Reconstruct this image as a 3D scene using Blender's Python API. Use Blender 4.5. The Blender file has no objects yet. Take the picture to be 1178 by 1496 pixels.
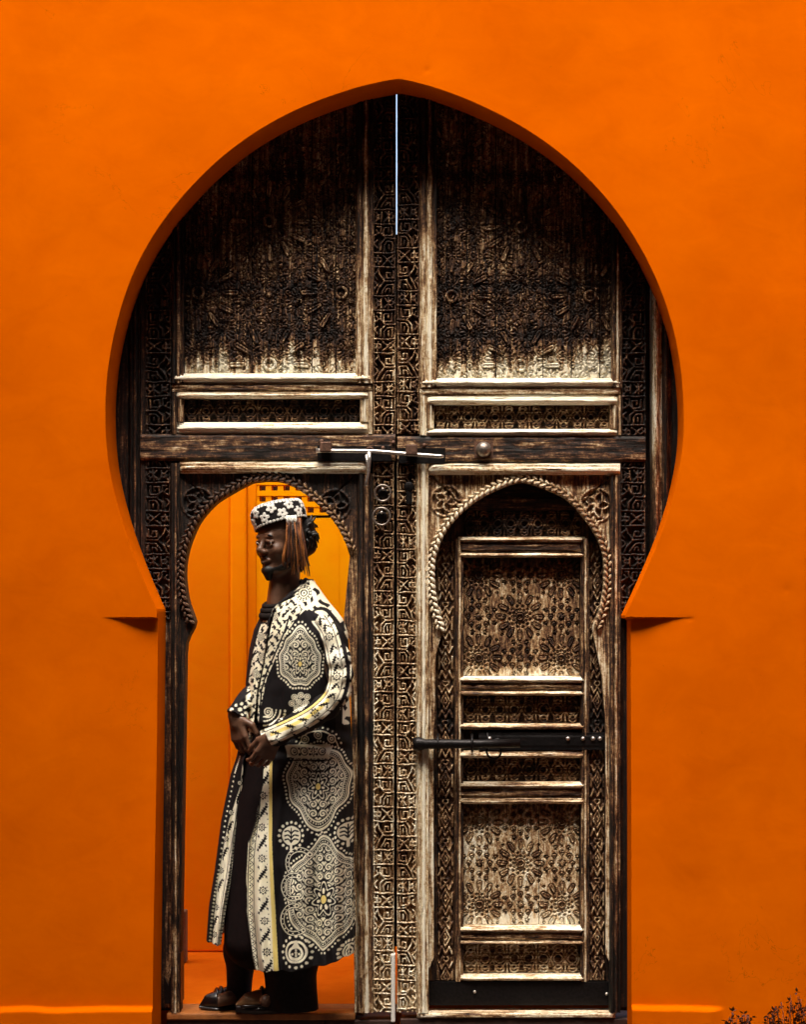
import bpy, bmesh, math, random
import numpy as np
from mathutils import Vector, Matrix

scene = bpy.context.scene
rng = np.random.default_rng(7)
random.seed(7)

# ------------------------------------------------------------------ camera, sky, sun, exposure
D = 7.0                                  # camera to door plane (y = 0), metres
S = 400.0                                # photo pixels per metre on the door plane
VX, VY = 682.0, 900.0                    # vanishing point of the photo
XC, ZC = (VX - 583.0) / S, 1.45
cam_d = bpy.data.cameras.new('camera')
cam = bpy.data.objects.new('camera', cam_d)
scene.collection.objects.link(cam)
cam.location = (XC, -D, ZC)
cam.rotation_euler = (math.pi / 2, 0, 0)
cam_d.sensor_fit = 'VERTICAL'
cam_d.sensor_height = 36.0
cam_d.sensor_width = 36.0
cam_d.lens = 36.0 * D / (1496 / S)
cam_d.shift_x = (589.0 - VX) / 1496.0
cam_d.shift_y = (VY - 748.0) / 1496.0
cam_d.clip_start = 0.05
cam_d.clip_end = 2000
scene.camera = cam

SUN = Vector((-0.07, -0.43, 0.88)).normalized()
world = bpy.data.worlds.new('World')
scene.world = world
world.use_nodes = True
wn = world.node_tree
bg = wn.nodes['Background']
sky = wn.nodes.new('ShaderNodeTexSky')
sky.sky_type = 'NISHITA'
sky.sun_disc = False
sky.sun_elevation = math.asin(SUN.z)
sky.sun_rotation = math.atan2(SUN.x, SUN.y)
sky.air_density = 1.0
sky.dust_density = 7.0
wn.links.new(sky.outputs[0], bg.inputs['Color'])
bg.inputs['Strength'].default_value = 0.14
sun_d = bpy.data.lights.new('sun', 'SUN')
sun_d.energy = 1.5
sun_d.angle = math.radians(34)
sun_d.color = (1.0, 0.95, 0.86)
sun = bpy.data.objects.new('sun', sun_d)
scene.collection.objects.link(sun)
sun.rotation_euler = SUN.to_track_quat('Z', 'Y').to_euler()
sun.location = (-3, -4, 9)
scene.view_settings.view_transform = 'Standard'
scene.view_settings.look = 'None'
scene.view_settings.gamma = 1
scene.view_settings.use_curve_mapping = False
scene.view_settings.exposure = 1.72

# ------------------------------------------------------------------ helpers
COL = scene.collection

def P(px, py, y=0.0):
    k = (D + y) / D / S
    return np.array([XC + (px - VX) * k, y, ZC - (py - VY) * k])

def vnoise(x, y, seed=0):
    x = np.asarray(x, float); y = np.asarray(y, float)
    xi = np.floor(x).astype(np.int64); yi = np.floor(y).astype(np.int64)
    fx = x - xi; fy = y - yi
    fx = fx * fx * (3 - 2 * fx); fy = fy * fy * (3 - 2 * fy)
    def hsh(a, b):
        h = (a * 374761393 + b * 668265263 + seed * 1442695041) & 0xffffffff
        h = ((h ^ (h >> 13)) * 1274126177) & 0xffffffff
        h = h ^ (h >> 16)
        return (h & 0xffff) / 65535.0
    a = hsh(xi, yi); b = hsh(xi + 1, yi); c = hsh(xi, yi + 1); d = hsh(xi + 1, yi + 1)
    return (a * (1 - fx) + b * fx) * (1 - fy) + (c * (1 - fx) + d * fx) * fy

def fbm(x, y, seed=0, o=3):
    v = 0; a = 0.5; t = 0
    for i in range(o):
        v = v + a * vnoise(x * 2 ** i, y * 2 ** i, seed + i); t += a; a *= 0.5
    return v / t

def sstep(a, b, x):
    t = np.clip((x - a) / (b - a), 0, 1)
    return t * t * (3 - 2 * t)

def mesh_np(name, V, F, mat, parent=None, attrs=None, smooth=True):
    """V (n,3) world coordinates, F (m,4) or (m,3) int array or a list of such arrays"""
    Fs = F if isinstance(F, list) else [F]
    Fs = [np.asarray(f, np.int32) for f in Fs if len(f)]
    me = bpy.data.meshes.new(name)
    V = np.asarray(V, np.float64)
    if parent is not None:
        V = V - np.array(parent['_org'])
    me.vertices.add(len(V))
    me.vertices.foreach_set('co', V.astype(np.float32).ravel())
    tot = np.concatenate([np.full(len(f), f.shape[1], np.int32) for f in Fs])
    idx = np.concatenate([f.ravel() for f in Fs])
    me.loops.add(len(idx))
    me.loops.foreach_set('vertex_index', idx)
    me.polygons.add(len(tot))
    st = np.concatenate([[0], np.cumsum(tot)[:-1]]).astype(np.int32)
    me.polygons.foreach_set('loop_start', st)
    me.polygons.foreach_set('loop_total', tot)
    me.polygons.foreach_set('use_smooth', np.full(len(tot), smooth) if isinstance(smooth, bool) else smooth)
    me.update(calc_edges=True)
    for k, v in (attrs or {}).items():
        v = np.asarray(v, np.float32)
        if v.ndim == 1:
            at = me.attributes.new(k, 'FLOAT', 'POINT'); at.data.foreach_set('value', v)
        else:
            if v.shape[1] == 3: v = np.hstack([v, np.ones((len(v), 1), np.float32)])
            at = me.attributes.new(k, 'FLOAT_COLOR', 'POINT'); at.data.foreach_set('color', v.ravel())
    me.materials.append(mat)
    o = bpy.data.objects.new(name, me)
    COL.objects.link(o)
    if parent is not None: o.parent = parent
    return o

def thing(name, label, cat, loc, group=None):
    o = bpy.data.objects.new(name, None)
    COL.objects.link(o)
    o.location = tuple(float(v) for v in loc)
    o.empty_display_size = 0.1
    o['_org'] = [float(v) for v in loc]
    o['label'] = label; o['category'] = cat
    if group: o['group'] = group
    return o

def tag(o, label=None, cat=None, group=None, kind=None):
    if label: o['label'] = label
    if cat: o['category'] = cat
    if group: o['group'] = group
    if kind: o['kind'] = kind
    return o

def copy_part(src, parent, mat_world):
    c = src.copy(); COL.objects.link(c); c.parent = parent
    c.matrix_local = mat_world
    return c

def box(x0, x1, y0, y1, z0, z1):
    V = np.array([(x, y, z) for x in (x0, x1) for y in (y0, y1) for z in (z0, z1)], float)
    F = np.array([(0, 1, 3, 2), (4, 6, 7, 5), (0, 4, 5, 1), (2, 3, 7, 6), (0, 2, 6, 4), (1, 5, 7, 3)])
    return V, F

def join_vf(parts):
    Vs = []; Fs = []; n = 0
    for V, F in parts:
        V = np.asarray(V); 
        for f in (F if isinstance(F, list) else [F]):
            Fs.append(np.asarray(f) + n)
        Vs.append(V); n += len(V)
    return np.vstack(Vs), Fs

def bevel_obj(o, w=0.003, seg=2):
    m = o.modifiers.new('bevel', 'BEVEL'); m.width = w; m.segments = seg; m.limit_method = 'ANGLE'
    return o

def tube(pts, rad, n=10, cap=True):
    pts = np.asarray(pts, float); m = len(pts)
    rad = np.broadcast_to(np.asarray(rad, float), (m,))
    T = np.gradient(pts, axis=0); T /= np.linalg.norm(T, axis=1)[:, None] + 1e-9
    ref = np.array([0.123, 0.95, 0.27]); V = []
    N = np.cross(T[0], ref); N /= np.linalg.norm(N)
    for i in range(m):
        N = N - T[i] * N.dot(T[i]); N /= np.linalg.norm(N) + 1e-9
        B = np.cross(T[i], N)
        a = np.linspace(0, 2 * np.pi, n, endpoint=False)
        V.append(pts[i] + rad[i] * (np.cos(a)[:, None] * N + np.sin(a)[:, None] * B))
    V = np.vstack(V); F = []
    for i in range(m - 1):
        for j in range(n):
            k = (j + 1) % n
            F.append((i * n + j, i * n + k, (i + 1) * n + k, (i + 1) * n + j))
    T3 = []
    if cap:
        V = np.vstack([V, pts[0], pts[-1]])
        for j in range(n):
            k = (j + 1) % n
            T3.append((m * n, k, j)); T3.append((m * n + 1, (m - 1) * n + j, (m - 1) * n + k))
    return V, ([np.array(F), np.array(T3)] if cap else [np.array(F)])

def spline(pts, n):
    pts = np.asarray(pts, float); m = len(pts)
    t = np.linspace(0, m - 1, n); i = np.clip(t.astype(int), 0, m - 2); f = (t - i)[:, None]
    p0 = pts[np.clip(i - 1, 0, m - 1)]; p1 = pts[i]; p2 = pts[i + 1]; p3 = pts[np.clip(i + 2, 0, m - 1)]
    return 0.5 * (2 * p1 + (p2 - p0) * f + (2 * p0 - 5 * p1 + 4 * p2 - p3) * f ** 2 + (3 * p1 - p0 - 3 * p2 + p3) * f ** 3)

def seg_dist(X, Y, pts, closed=False):
    d = np.full(X.shape, 1e9)
    n = len(pts)
    for i in range(n if closed else n - 1):
        ax, ay = pts[i]; bx, by = pts[(i + 1) % n]
        dx, dy = bx - ax, by - ay; L = dx * dx + dy * dy + 1e-12
        t = np.clip(((X - ax) * dx + (Y - ay) * dy) / L, 0, 1)
        d = np.minimum(d, np.hypot(X - ax - t * dx, Y - ay - t * dy))
    return d

def in_poly(X, Y, pts):
    c = np.zeros(X.shape, bool); n = len(pts); j = n - 1
    for i in range(n):
        xi, yi = pts[i]; xj, yj = pts[j]
        if yi != yj:
            c ^= ((yi > Y) != (yj > Y)) & (X < (xj - xi) * (Y - yi) / (yj - yi) + xi)
        j = i
    return c

def poly_sdf(pts):
    """positive outside the polygon (the part to keep)"""
    pts = [tuple(p) for p in pts]
    def f(X, Y):
        d = seg_dist(X, Y, pts, True)
        return np.where(in_poly(X, Y, pts), -d, d)
    return f

def relief(name, parent, xs, ys, H, B, mat, ybase, yback, sdf=None, ym=None, smooth=True, extra=None):
    """a carved sheet: a grid over a photo-pixel rectangle, H metres proud of ybase, with edges going back to yback"""
    xs = np.asarray(xs, float); ys = np.asarray(ys, float)
    if ym is None: ym = 0.0
    PX, PY = np.meshgrid(xs, ys)
    ny, nx = PX.shape
    if sdf is not None:
        stp = max(np.median(np.diff(xs)), np.median(np.diff(ys))); thr = 0.72 * stp
        f = sdf(PX, PY); near = np.abs(f) < thr
        e = 0.05
        fx, fy = PX[near], PY[near]
        gx = (sdf(fx + e, fy) - sdf(fx - e, fy)) / (2 * e); gy = (sdf(fx, fy + e) - sdf(fx, fy - e)) / (2 * e)
        mv = np.ones(near.sum(), bool)
        PX = PX.copy(); PY = PY.copy()
        a = PX[near]; b = PY[near]
        a[mv] -= (f[near] * gx)[mv]; b[mv] -= (f[near] * gy)[mv]
        PX[near] = a; PY[near] = b
        ok = f > -thr
        keep = ok[:-1, :-1] & ok[1:, :-1] & ok[:-1, 1:] & ok[1:, 1:]
    else:
        keep = np.ones((ny - 1, nx - 1), bool)
    h = H(PX, PY) if callable(H) else np.full(PX.shape, float(H))
    b = B(PX, PY) if callable(B) else np.full(PX.shape, float(B))
    k = (D + ym) / D / S
    X = XC + (PX - VX) * k; Z = ZC - (PY - VY) * k; Yv = ybase - h
    V = np.stack([X, Yv, Z], -1).reshape(-1, 3)
    Vb = np.stack([X, np.full(X.shape, yback), Z], -1).reshape(-1, 3)
    idx = np.arange(ny * nx).reshape(ny, nx)
    Q = np.stack([idx[1:, :-1], idx[1:, 1:], idx[:-1, 1:], idx[:-1, :-1]], -1)[keep]
    kp = np.pad(keep, 1)
    sk = []
    c = kp[1:-1, 1:-1]
    m = c & ~kp[:-2, 1:-1]; sk.append(np.stack([idx[:-1, 1:][m], idx[:-1, :-1][m]], -1))
    m = c & ~kp[2:, 1:-1]; sk.append(np.stack([idx[1:, :-1][m], idx[1:, 1:][m]], -1))
    m = c & ~kp[1:-1, :-2]; sk.append(np.stack([idx[:-1, :-1][m], idx[1:, :-1][m]], -1))
    m = c & ~kp[1:-1, 2:]; sk.append(np.stack([idx[1:, 1:][m], idx[:-1, 1:][m]], -1))
    sk = np.vstack(sk)
    u, inv = np.unique(sk, return_inverse=True); inv = inv.reshape(sk.shape)
    n0 = ny * nx; nu = len(u)
    used = np.zeros(n0, bool); used[Q.ravel()] = True
    remap = np.cumsum(used) - 1; nk = used.sum()
    Vall = np.vstack([V[used], V[u], Vb[u]])
    ball = np.concatenate([b.ravel()[used], b.ravel()[u], b.ravel()[u]])
    SQ = np.stack([nk + inv[:, 1], nk + inv[:, 0], nk + nu + inv[:, 0], nk + nu + inv[:, 1]], -1)
    at = {'bleach': ball}
    if sdf is not None:
        nr = near[:-1, :-1] | near[1:, :-1] | near[:-1, 1:] | near[1:, 1:]
        smooth = np.concatenate([~nr[keep], np.zeros(len(SQ), bool)])
    if extra:
        for kk, fn in extra.items():
            e_ = fn(PX, PY); at[kk] = np.concatenate([e_.ravel()[used], e_.ravel()[u], e_.ravel()[u]])
    return mesh_np(name, Vall, [remap[Q], SQ], mat, parent, at, smooth)

def slab(name, parent, pts, y0, y1, mat, bleach=0.1):
    """a board with outline pts (photo pixels on the door plane) from y0 to y1"""
    bm = bmesh.new()
    org = parent['_org'] if parent is not None else (0, 0, 0)
    vs = []
    for (x, y) in pts:
        p = P(x, y, 0); vs.append(bm.verts.new((p[0] - org[0], y0 - org[1], p[2] - org[2])))
    f = bm.faces.new(vs)
    r = bmesh.ops.extrude_face_region(bm, geom=[f])
    for v in [g for g in r['geom'] if isinstance(g, bmesh.types.BMVert)]:
        v.co.y = y1 - org[1]
    bmesh.ops.recalc_face_normals(bm, faces=bm.faces)
    bmesh.ops.triangulate(bm, faces=[q for q in bm.faces if len(q.verts) > 4])
    me = bpy.data.meshes.new(name); bm.to_mesh(me); bm.free()
    at = me.attributes.new('bleach', 'FLOAT', 'POINT')
    at.data.foreach_set('value', np.full(len(me.vertices), bleach, np.float32))
    me.materials.append(mat)
    o = bpy.data.objects.new(name, me); COL.objects.link(o)
    if parent is not None: o.parent = parent
    return o

# ------------------------------------------------------------------ materials
def new_mat(name):
    m = bpy.data.materials.new(name); m.use_nodes = True
    nt = m.node_tree; b = nt.nodes['Principled BSDF']
    return m, nt, b

def nd(nt, t, **kw):
    n = nt.nodes.new(t)
    for k, v in kw.items():
        setattr(n, k, v)
    return n

def ramp(nt, stops, fac=None):
    r = nd(nt, 'ShaderNodeValToRGB'); cr = r.color_ramp
    while len(cr.elements) < len(stops): cr.elements.new(0.5)
    for e, (p, c) in zip(cr.elements, stops):
        e.position = p; e.color = (*c, 1)
    if fac is not None: nt.links.new(fac, r.inputs[0])
    return r

def mth(nt, op, a, b=None, c=None, clamp=False):
    n = nd(nt, 'ShaderNodeMath', operation=op); n.use_clamp = clamp
    for i, v in enumerate((a, b, c)):
        if v is None: continue
        if isinstance(v, (int, float)): n.inputs[i].default_value = v
        else: nt.links.new(v, n.inputs[i])
    return n.outputs[0]

def noise(nt, co, scale, sc3=(1, 1, 1), detail=4, rough=0.6, dist=0.0):
    mp = nd(nt, 'ShaderNodeMapping'); mp.inputs['Scale'].default_value = sc3
    nt.links.new(co, mp.inputs[0])
    n = nd(nt, 'ShaderNodeTexNoise'); n.inputs['Scale'].default_value = scale
    n.inputs['Detail'].default_value = detail; n.inputs['Roughness'].default_value = rough
    n.inputs['Distortion'].default_value = dist
    nt.links.new(mp.outputs[0], n.inputs[0])
    return n.outputs[0]

def simple(name, col, rough=0.6, metal=0.0, var=0.25, scale=40, bump=0.1, spec=0.5):
    m, nt, b = new_mat(name)
    tc = nd(nt, 'ShaderNodeTexCoord').outputs['Object']
    n = noise(nt, tc, scale)
    r = ramp(nt, [(0.3, tuple(c * (1 - var) for c in col)), (0.7, tuple(min(1, c * (1 + var)) for c in col))], n)
    nt.links.new(r.outputs[0], b.inputs['Base Color'])
    b.inputs['Roughness'].default_value = rough; b.inputs['Metallic'].default_value = metal
    b.inputs['Specular IOR Level'].default_value = spec
    if bump:
        bp = nd(nt, 'ShaderNodeBump'); bp.inputs['Strength'].default_value = bump; bp.inputs['Distance'].default_value = 0.004
        nt.links.new(n, bp.inputs['Height']); nt.links.new(bp.outputs[0], b.inputs['Normal'])
    return m

def wood(name, sc, amp=1.65, amp2=0.75, amp3=0.45):
    m, nt, b = new_mat(name)
    tc = nd(nt, 'ShaderNodeTexCoord').outputs['Object']
    at = nd(nt, 'ShaderNodeAttribute', attribute_name='bleach')
    fine = noise(nt, tc, 1.0, sc, 5, 0.65, 0.6)
    sc2 = tuple(s * 0.3 for s in sc)
    mid = noise(nt, tc, 1.0, sc2, 3, 0.6, 1.0)
    blot = noise(nt, tc, 7.0, (1, 1, 1), 4, 0.6)
    v = mth(nt, 'ADD', at.outputs['Fac'], mth(nt, 'MULTIPLY', mth(nt, 'SUBTRACT', fine, 0.5), amp))
    v = mth(nt, 'ADD', v, mth(nt, 'MULTIPLY', mth(nt, 'SUBTRACT', mid, 0.5), amp2))
    v = mth(nt, 'ADD', v, mth(nt, 'MULTIPLY', mth(nt, 'SUBTRACT', blot, 0.5), amp3))
    chip = noise(nt, tc, 70.0, (1, 1, 1), 5, 0.7, 0.8)
    v = mth(nt, 'ADD', v, mth(nt, 'MULTIPLY', mth(nt, 'SUBTRACT', chip, 0.5), 0.95))
    r = ramp(nt, [(0.0, (0.006, 0.004, 0.0025)), (0.22, (0.024, 0.011, 0.006)), (0.42, (0.110, 0.048, 0.022)),
                  (0.58, (0.33, 0.185, 0.080)), (0.74, (0.67, 0.51, 0.30)), (0.92, (0.92, 0.86, 0.68))], v)
    nt.links.new(r.outputs[0], b.inputs['Base Color'])
    b.inputs['Roughness'].default_value = 0.62
    b.inputs['Specular IOR Level'].default_value = 0.35
    bp = nd(nt, 'ShaderNodeBump'); bp.inputs['Strength'].default_value = 0.55; bp.inputs['Distance'].default_value = 0.004
    nt.links.new(mth(nt, 'ADD', fine, mth(nt, 'MULTIPLY', chip, 0.8)), bp.inputs['Height']); nt.links.new(bp.outputs[0], b.inputs['Normal'])
    return m

WV = wood('weathered_wood_upright', (130, 130, 9))
WH = wood('weathered_wood_lengthwise', (9, 130, 130))
WP = wood('carved_panel_wood', (150, 150, 26), 1.15, 0.35, 0.6)
WS = wood('split_grain_wood', (90, 90, 16), 2.1, 0.9, 0.8)
IRON = simple('black_iron', (0.012, 0.010, 0.010), 0.45, 0.6, 0.5, 90, 0.3)
STEEL = simple('worn_bright_iron', (0.62, 0.58, 0.54), 0.34, 0.85, 0.25, 120, 0.25)
RUST = simple('rusty_iron', (0.13, 0.065, 0.04), 0.6, 0.4, 0.6, 90, 0.5)

def plaster(name, col, lo, hi, sc=1.0, blotch=0.5):
    m, nt, b = new_mat(name)
    tc = nd(nt, 'ShaderNodeTexCoord').outputs['Object']
    big = noise(nt, tc, 1.3 * sc, (1, 1, 1), 5, 0.6, 0.5)
    trow = noise(nt, tc, 5.0 * sc, (1, 1, 1.6), 5, 0.6, 0.8)
    fine = noise(nt, tc, 90.0, (1, 1, 1), 4, 0.7)
    v = mth(nt, 'ADD', mth(nt, 'MULTIPLY', big, 0.62), mth(nt, 'MULTIPLY', trow, 0.38))
    r = ramp(nt, [(0.34, lo), (0.5, col), (0.66, hi)], v)
    crk = noise(nt, tc, 1.6, (1, 1, 1), 6, 0.62, 1.2)
    line = mth(nt, 'LESS_THAN', mth(nt, 'ABSOLUTE', mth(nt, 'SUBTRACT', crk, 0.53)), 0.0011)
    msk = mth(nt, 'GREATER_THAN', noise(nt, tc, 1.1, (1, 1, 1), 2), 0.56)
    spk = mth(nt, 'GREATER_THAN', noise(nt, tc, 55.0, (1, 1, 1), 3, 0.7), 0.73)
    k_ = mth(nt, 'ADD', mth(nt, 'MULTIPLY', mth(nt, 'MULTIPLY', line, msk), 0.40), mth(nt, 'MULTIPLY', spk, 0.22), clamp=True)
    mxp = nd(nt, 'ShaderNodeMix', data_type='RGBA'); nt.links.new(k_, mxp.inputs['Factor'])
    nt.links.new(r.outputs[0], mxp.inputs['A']); mxp.inputs['B'].default_value = (col[0] * 0.35, col[1] * 0.35, col[2], 1)
    nt.links.new(mxp.outputs['Result'], b.inputs['Base Color'])
    b.inputs['Roughness'].default_value = 0.85
    b.inputs['Specular IOR Level'].default_value = 0.0
    hgt = mth(nt, 'ADD', mth(nt, 'MULTIPLY', trow, 0.9), mth(nt, 'MULTIPLY', fine, 0.16))
    bp = nd(nt, 'ShaderNodeBump'); bp.inputs['Strength'].default_value = 0.16; bp.inputs['Distance'].default_value = 0.010
    nt.links.new(hgt, bp.inputs['Height']); nt.links.new(bp.outputs[0], b.inputs['Normal'])
    return m

ORANGE = plaster('orange_limewash', (0.79, 0.136, 0.000), (0.72, 0.116, 0.000), (0.85, 0.154, 0.000))
ORANGE3 = plaster('deep_orange_courtyard_limewash', (0.84, 0.26, 0.002), (0.80, 0.23, 0.002), (0.87, 0.29, 0.003), 1.4)
ORANGE2 = plaster('yellow_orange_limewash', (0.96, 0.40, 0.002), (0.94, 0.36, 0.002), (0.97, 0.44, 0.003), 1.4)
WHITE = plaster('gap_light_white', (0.80, 0.78, 0.72), (0.74, 0.72, 0.66), (0.84, 0.82, 0.78))

# ------------------------------------------------------------------ ground
V, F = box(-150, 150, -150, 150, -0.60, -0.165)
PAVE = simple('dusty_ground', (0.055, 0.035, 0.025), 0.9, 0, 0.3, 6, 0.3)
tag(mesh_np('ground', V, F, PAVE), kind='structure')
# ------------------------------------------------------------------ front wall with the horseshoe opening
W = -0.20                                # front plane of the wall
arch = [(229, 905), (229, 891), (207, 844), (186, 793), (170, 735), (160, 700), (156, 668), (153, 630), (151.5, 585), (155, 530), (164, 488),
        (182, 423), (195, 393), (216, 348), (254.6, 295), (293, 255), (331, 220), (369, 192), (422.6, 161), (468.5, 143), (530, 123), (562, 116.5), (583, 114.5),
        (604, 116.5), (656, 130.5), (733, 163), (794, 199), (847, 241), (897, 295), (935, 352), (958, 400), (980, 452), (992, 504), (998.5, 550),
        (1001, 600), (1001, 640), (998, 668), (988, 718), (974, 765), (957, 808), (937, 853), (914.5, 899), (914.5, 905)]
def smooth_line(pts, n, it=60):
    q = spline(np.array(pts), n)
    for _ in range(it):
        q[1:-1] = 0.25 * q[:-2] + 0.5 * q[1:-1] + 0.25 * q[2:]
    return q.tolist()
sp = smooth_line(arch[1:23], 110)
sp2 = smooth_line(arch[22:-1], 110)
opening = [(229, 903)] + sp + sp2[1:] + [(914.5, 903), (923, 905), (923.8, 1200), (924, 1700), (221, 1700), (222, 1440), (227, 1100), (229, 905)]
wall_sdf = poly_sdf(opening)
def wallH(x, y):
    h = 0.006 * (fbm(x / 90, y / 120, 3) - 0.5) + 0.014 * (fbm(x / 330, y / 330, 9, 2) - 0.5)
    low = sstep(902.0, 903.4, y)
    fl = 1 - sstep(0, 84, 229 - x); fr = 1 - sstep(0, 100, x - 915)
    rec = 0.028 * np.where(x < 583, fl, fr) * (1 - 0.5 * sstep(1000, 1400, y))
    h = h - low * rec
    edge = 1471 + 4 * (vnoise(x / 40, 0 * x, 5) - 0.5)
    fade = np.where(x > 1000, 1 - sstep(1035, 1062, x), 1.0)
    h = h + 0.020 * sstep(edge - 1, edge + 7, y) * fade
    # little chips in the plaster
    for (cx, cy, r, dd) in ((624, 101, 2.2, 0.006), (1150, 862, 5, 0.002), (1008, 905, 4, 0.003), (305, 133, 2, .002)):
        h = h - dd * np.exp(-((x - cx) ** 2 + (y - cy) ** 2) / (r * r))
    return h
xs = np.concatenate([np.arange(-410, -10, 12), np.arange(-10, 140, 5), np.arange(140, 1030, 4.0), np.arange(1030, 1190, 4), np.arange(1190, 1600, 12)])
ys = np.concatenate([np.arange(-114, -6, 12), np.arange(-6, 896, 4), np.arange(896, 901, 1.5), np.arange(901.2, 905, 0.55), np.arange(905.5, 912, 1.5), np.arange(912, 1460, 5), np.arange(1460, 1482, 1.5), np.arange(1482, 1560, 8)])
wall = thing('arched_wall', 'orange limewashed front wall with a large pointed horseshoe opening around the wooden gate', 'wall', P(583, 1500, W))
o = relief('wall_face', wall, xs, ys, wallH, 0.0, ORANGE, W, 0.0, wall_sdf, ym=W)
# the thicker masonry behind, clear of the gate leaves
pc = []
zt = P(0, -114, 0)[2]
for (a, b_) in ((-420, 150), (1010, 1600)):
    pc.append(box(P(a, 0)[0], P(b_, 0)[0], 0.003, 0.16, -0.165, zt))
pc.append(box(P(150, 0)[0], P(1010, 0)[0], 0.003, 0.16, P(0, 96)[2], zt))
V, F = join_vf(pc)
mesh_np('wall_core', V, F, ORANGE, wall, smooth=False)

# unseen house added behind the camera to shade the lower wall from sky
house = thing('sky_blocker_house', 'unseen brown house added behind the camera to shade the gate wall', 'house', P(583, 1500, -7.9))
OCHRE = plaster('brown_earth_render', (0.12, 0.065, 0.035), (0.09, 0.05, 0.028), (0.15, 0.085, 0.05))
hx0, hx1, hz = -9.0, 10.0, 15.0
wins = [(-6.0, 3.4), (-2.2, 3.4), (1.6, 3.4), (5.4, 3.4)]
pc = []
xe = [hx0]
for (wx, wz) in wins:
    pc.append(box(xe[-1], wx - 0.45, -8.4, -7.9, -0.165, hz)); xe.append(wx + 0.45)
    pc.append(box(wx - 0.45, wx + 0.45, -8.4, -7.9, wz + 1.3, hz)); pc.append(box(wx - 0.45, wx + 0.45, -8.4, -7.9, -0.165, wz))
pc.append(box(xe[-1], hx1, -8.4, -7.9, -0.165, hz))
V, F = join_vf(pc); mesh_np('facade', V, F, OCHRE, house, smooth=False)
for (wx, wz) in wins:
    V, F = join_vf([box(wx - 0.44, wx + 0.44, -8.3, -8.24, wz + 0.005, wz + 1.295)])
    mesh_np('shutter', V, F, IRON, house, smooth=False)
V, F = box(hx0 - 0.1, hx1 + 0.1, -8.4, -7.8, hz + 0.002, hz + 0.25); mesh_np('parapet', V, F, OCHRE, house, smooth=False)

for (x0, x1, nm) in ((-3.5, -3.1, 'unseen brown wall added on the left to shade the gate wall'), (3.5, 3.9, 'unseen brown wall added on the right to shade the gate wall')):
    sw = thing('sky_blocker_wall', nm, 'wall', (x0, -4, -0.165))  # out-of-view walls added to darken the lower corners of the gate wall
    V, F = box(x0, x1, -7.85, -0.25, -0.165, 7.5); mesh_np('wall_body', V, F, OCHRE, sw, smooth=False)
    V, F = box(x0 - 0.05, x1 + 0.05, -7.85, -0.25, 7.502, 7.62); mesh_np('coping', V, F, OCHRE, sw, smooth=False)
# ------------------------------------------------------------------ carved patterns (heights in metres over the photo-pixel plane)
def ridge(d, w, soft=1.0):
    return 1 - sstep(w - soft * 0.5, w + soft * 0.7, d)

def strip_pattern(x, y, x0, wd, per=63.0, flip=False, y0=0.0, seed=0):
    """knotted kufic-like band: u across 0..30, v along 0..63, with every repeat a little different"""
    u = (x - x0) / wd * 30.0
    if flip: u = 30 - u
    n = np.floor((y - y0) / per)
    v = (y - y0) - n * per
    v = v / per * 63.0
    u = u + 0.9 * (vnoise(x / 9, y / 9, 11 + seed) - 0.5) * 2; v = v + 0.9 * (vnoise(x / 9, y / 9, 12 + seed) - 0.5) * 2
    even = (n % 2) == 0
    A = [[(-2, 0), (32, 0)], [(-2, 63), (32, 63)], [(3, 5), (3, 16), (13, 16), (13, 8), (8, 8), (8, 12)], [(-2, 20.5), (15, 20.5), (22, 11), (24, 3)],
         [(16, 21), (23, 31), (26, 39)], [(3, 38), (3, 26), (12, 26), (19, 38)], [(8, 37), (8, 32), (12, 32), (14, 37)], [(-2, 42), (32, 42)],
         [(4, 46), (14, 59)], [(14, 46), (4, 59)], [(9, 45), (9, 60)], [(19, 46), (19, 59)], [(23, 52), (27, 46)], [(23, 53), (27, 60)],
         [(25, 6), (29, 12), (26, 18)], [(28, 22), (25, 27), (29, 33)]]
    B_ = [[(-2, 0), (32, 0)], [(-2, 63), (32, 63)], [(5, 5), (5, 17), (16, 17), (16, 6), (10, 6), (10, 12)], [(-2, 21), (13, 21), (20, 13), (20, 4), (25, 4)],
          [(13, 21), (20, 29), (20, 38)], [(4, 39), (4, 26), (11, 26), (15, 32), (15, 39)], [(9, 31), (9, 37)], [(-2, 42), (32, 42)],
          [(3, 46), (10, 53), (3, 60)], [(17, 46), (10, 53), (17, 60)], [(20, 50), (28, 50)], [(20, 56), (28, 56)], [(24, 46), (24, 60)],
          [(26, 9), (23, 14), (29, 18)], [(25, 24), (29, 29), (25, 35)]]
    dA = np.full(x.shape, 99.0); dB = dA.copy()
    for q in A: dA = np.minimum(dA, seg_dist(u, v, q))
    for q in B_: dB = np.minimum(dB, seg_dist(u, v, q))
    d = np.where(even, dA, dB)
    for (cu, cv) in ((23, 53), (6, 52)):
        d = np.minimum(d, np.abs(np.hypot(u - cu, v - cv) - 3.2))
    fr = np.minimum(np.abs(u - 0.2), np.abs(u - 29.8))
    return np.maximum(ridge(d, 1.25, 1.2), ridge(fr, 1.0, 1.0))

def capsule(x, y, cx, cy, ang, L, w, point=0.0):
    c, s = math.cos(ang), math.sin(ang)
    a = (x - cx) * c + (y - cy) * s; b = -(x - cx) * s + (y - cy) * c
    ww = w * (1 - point * np.clip(a / L, 0, 1))
    return np.hypot(np.maximum(np.abs(a) - (L - w), 0), b) - ww

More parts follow.
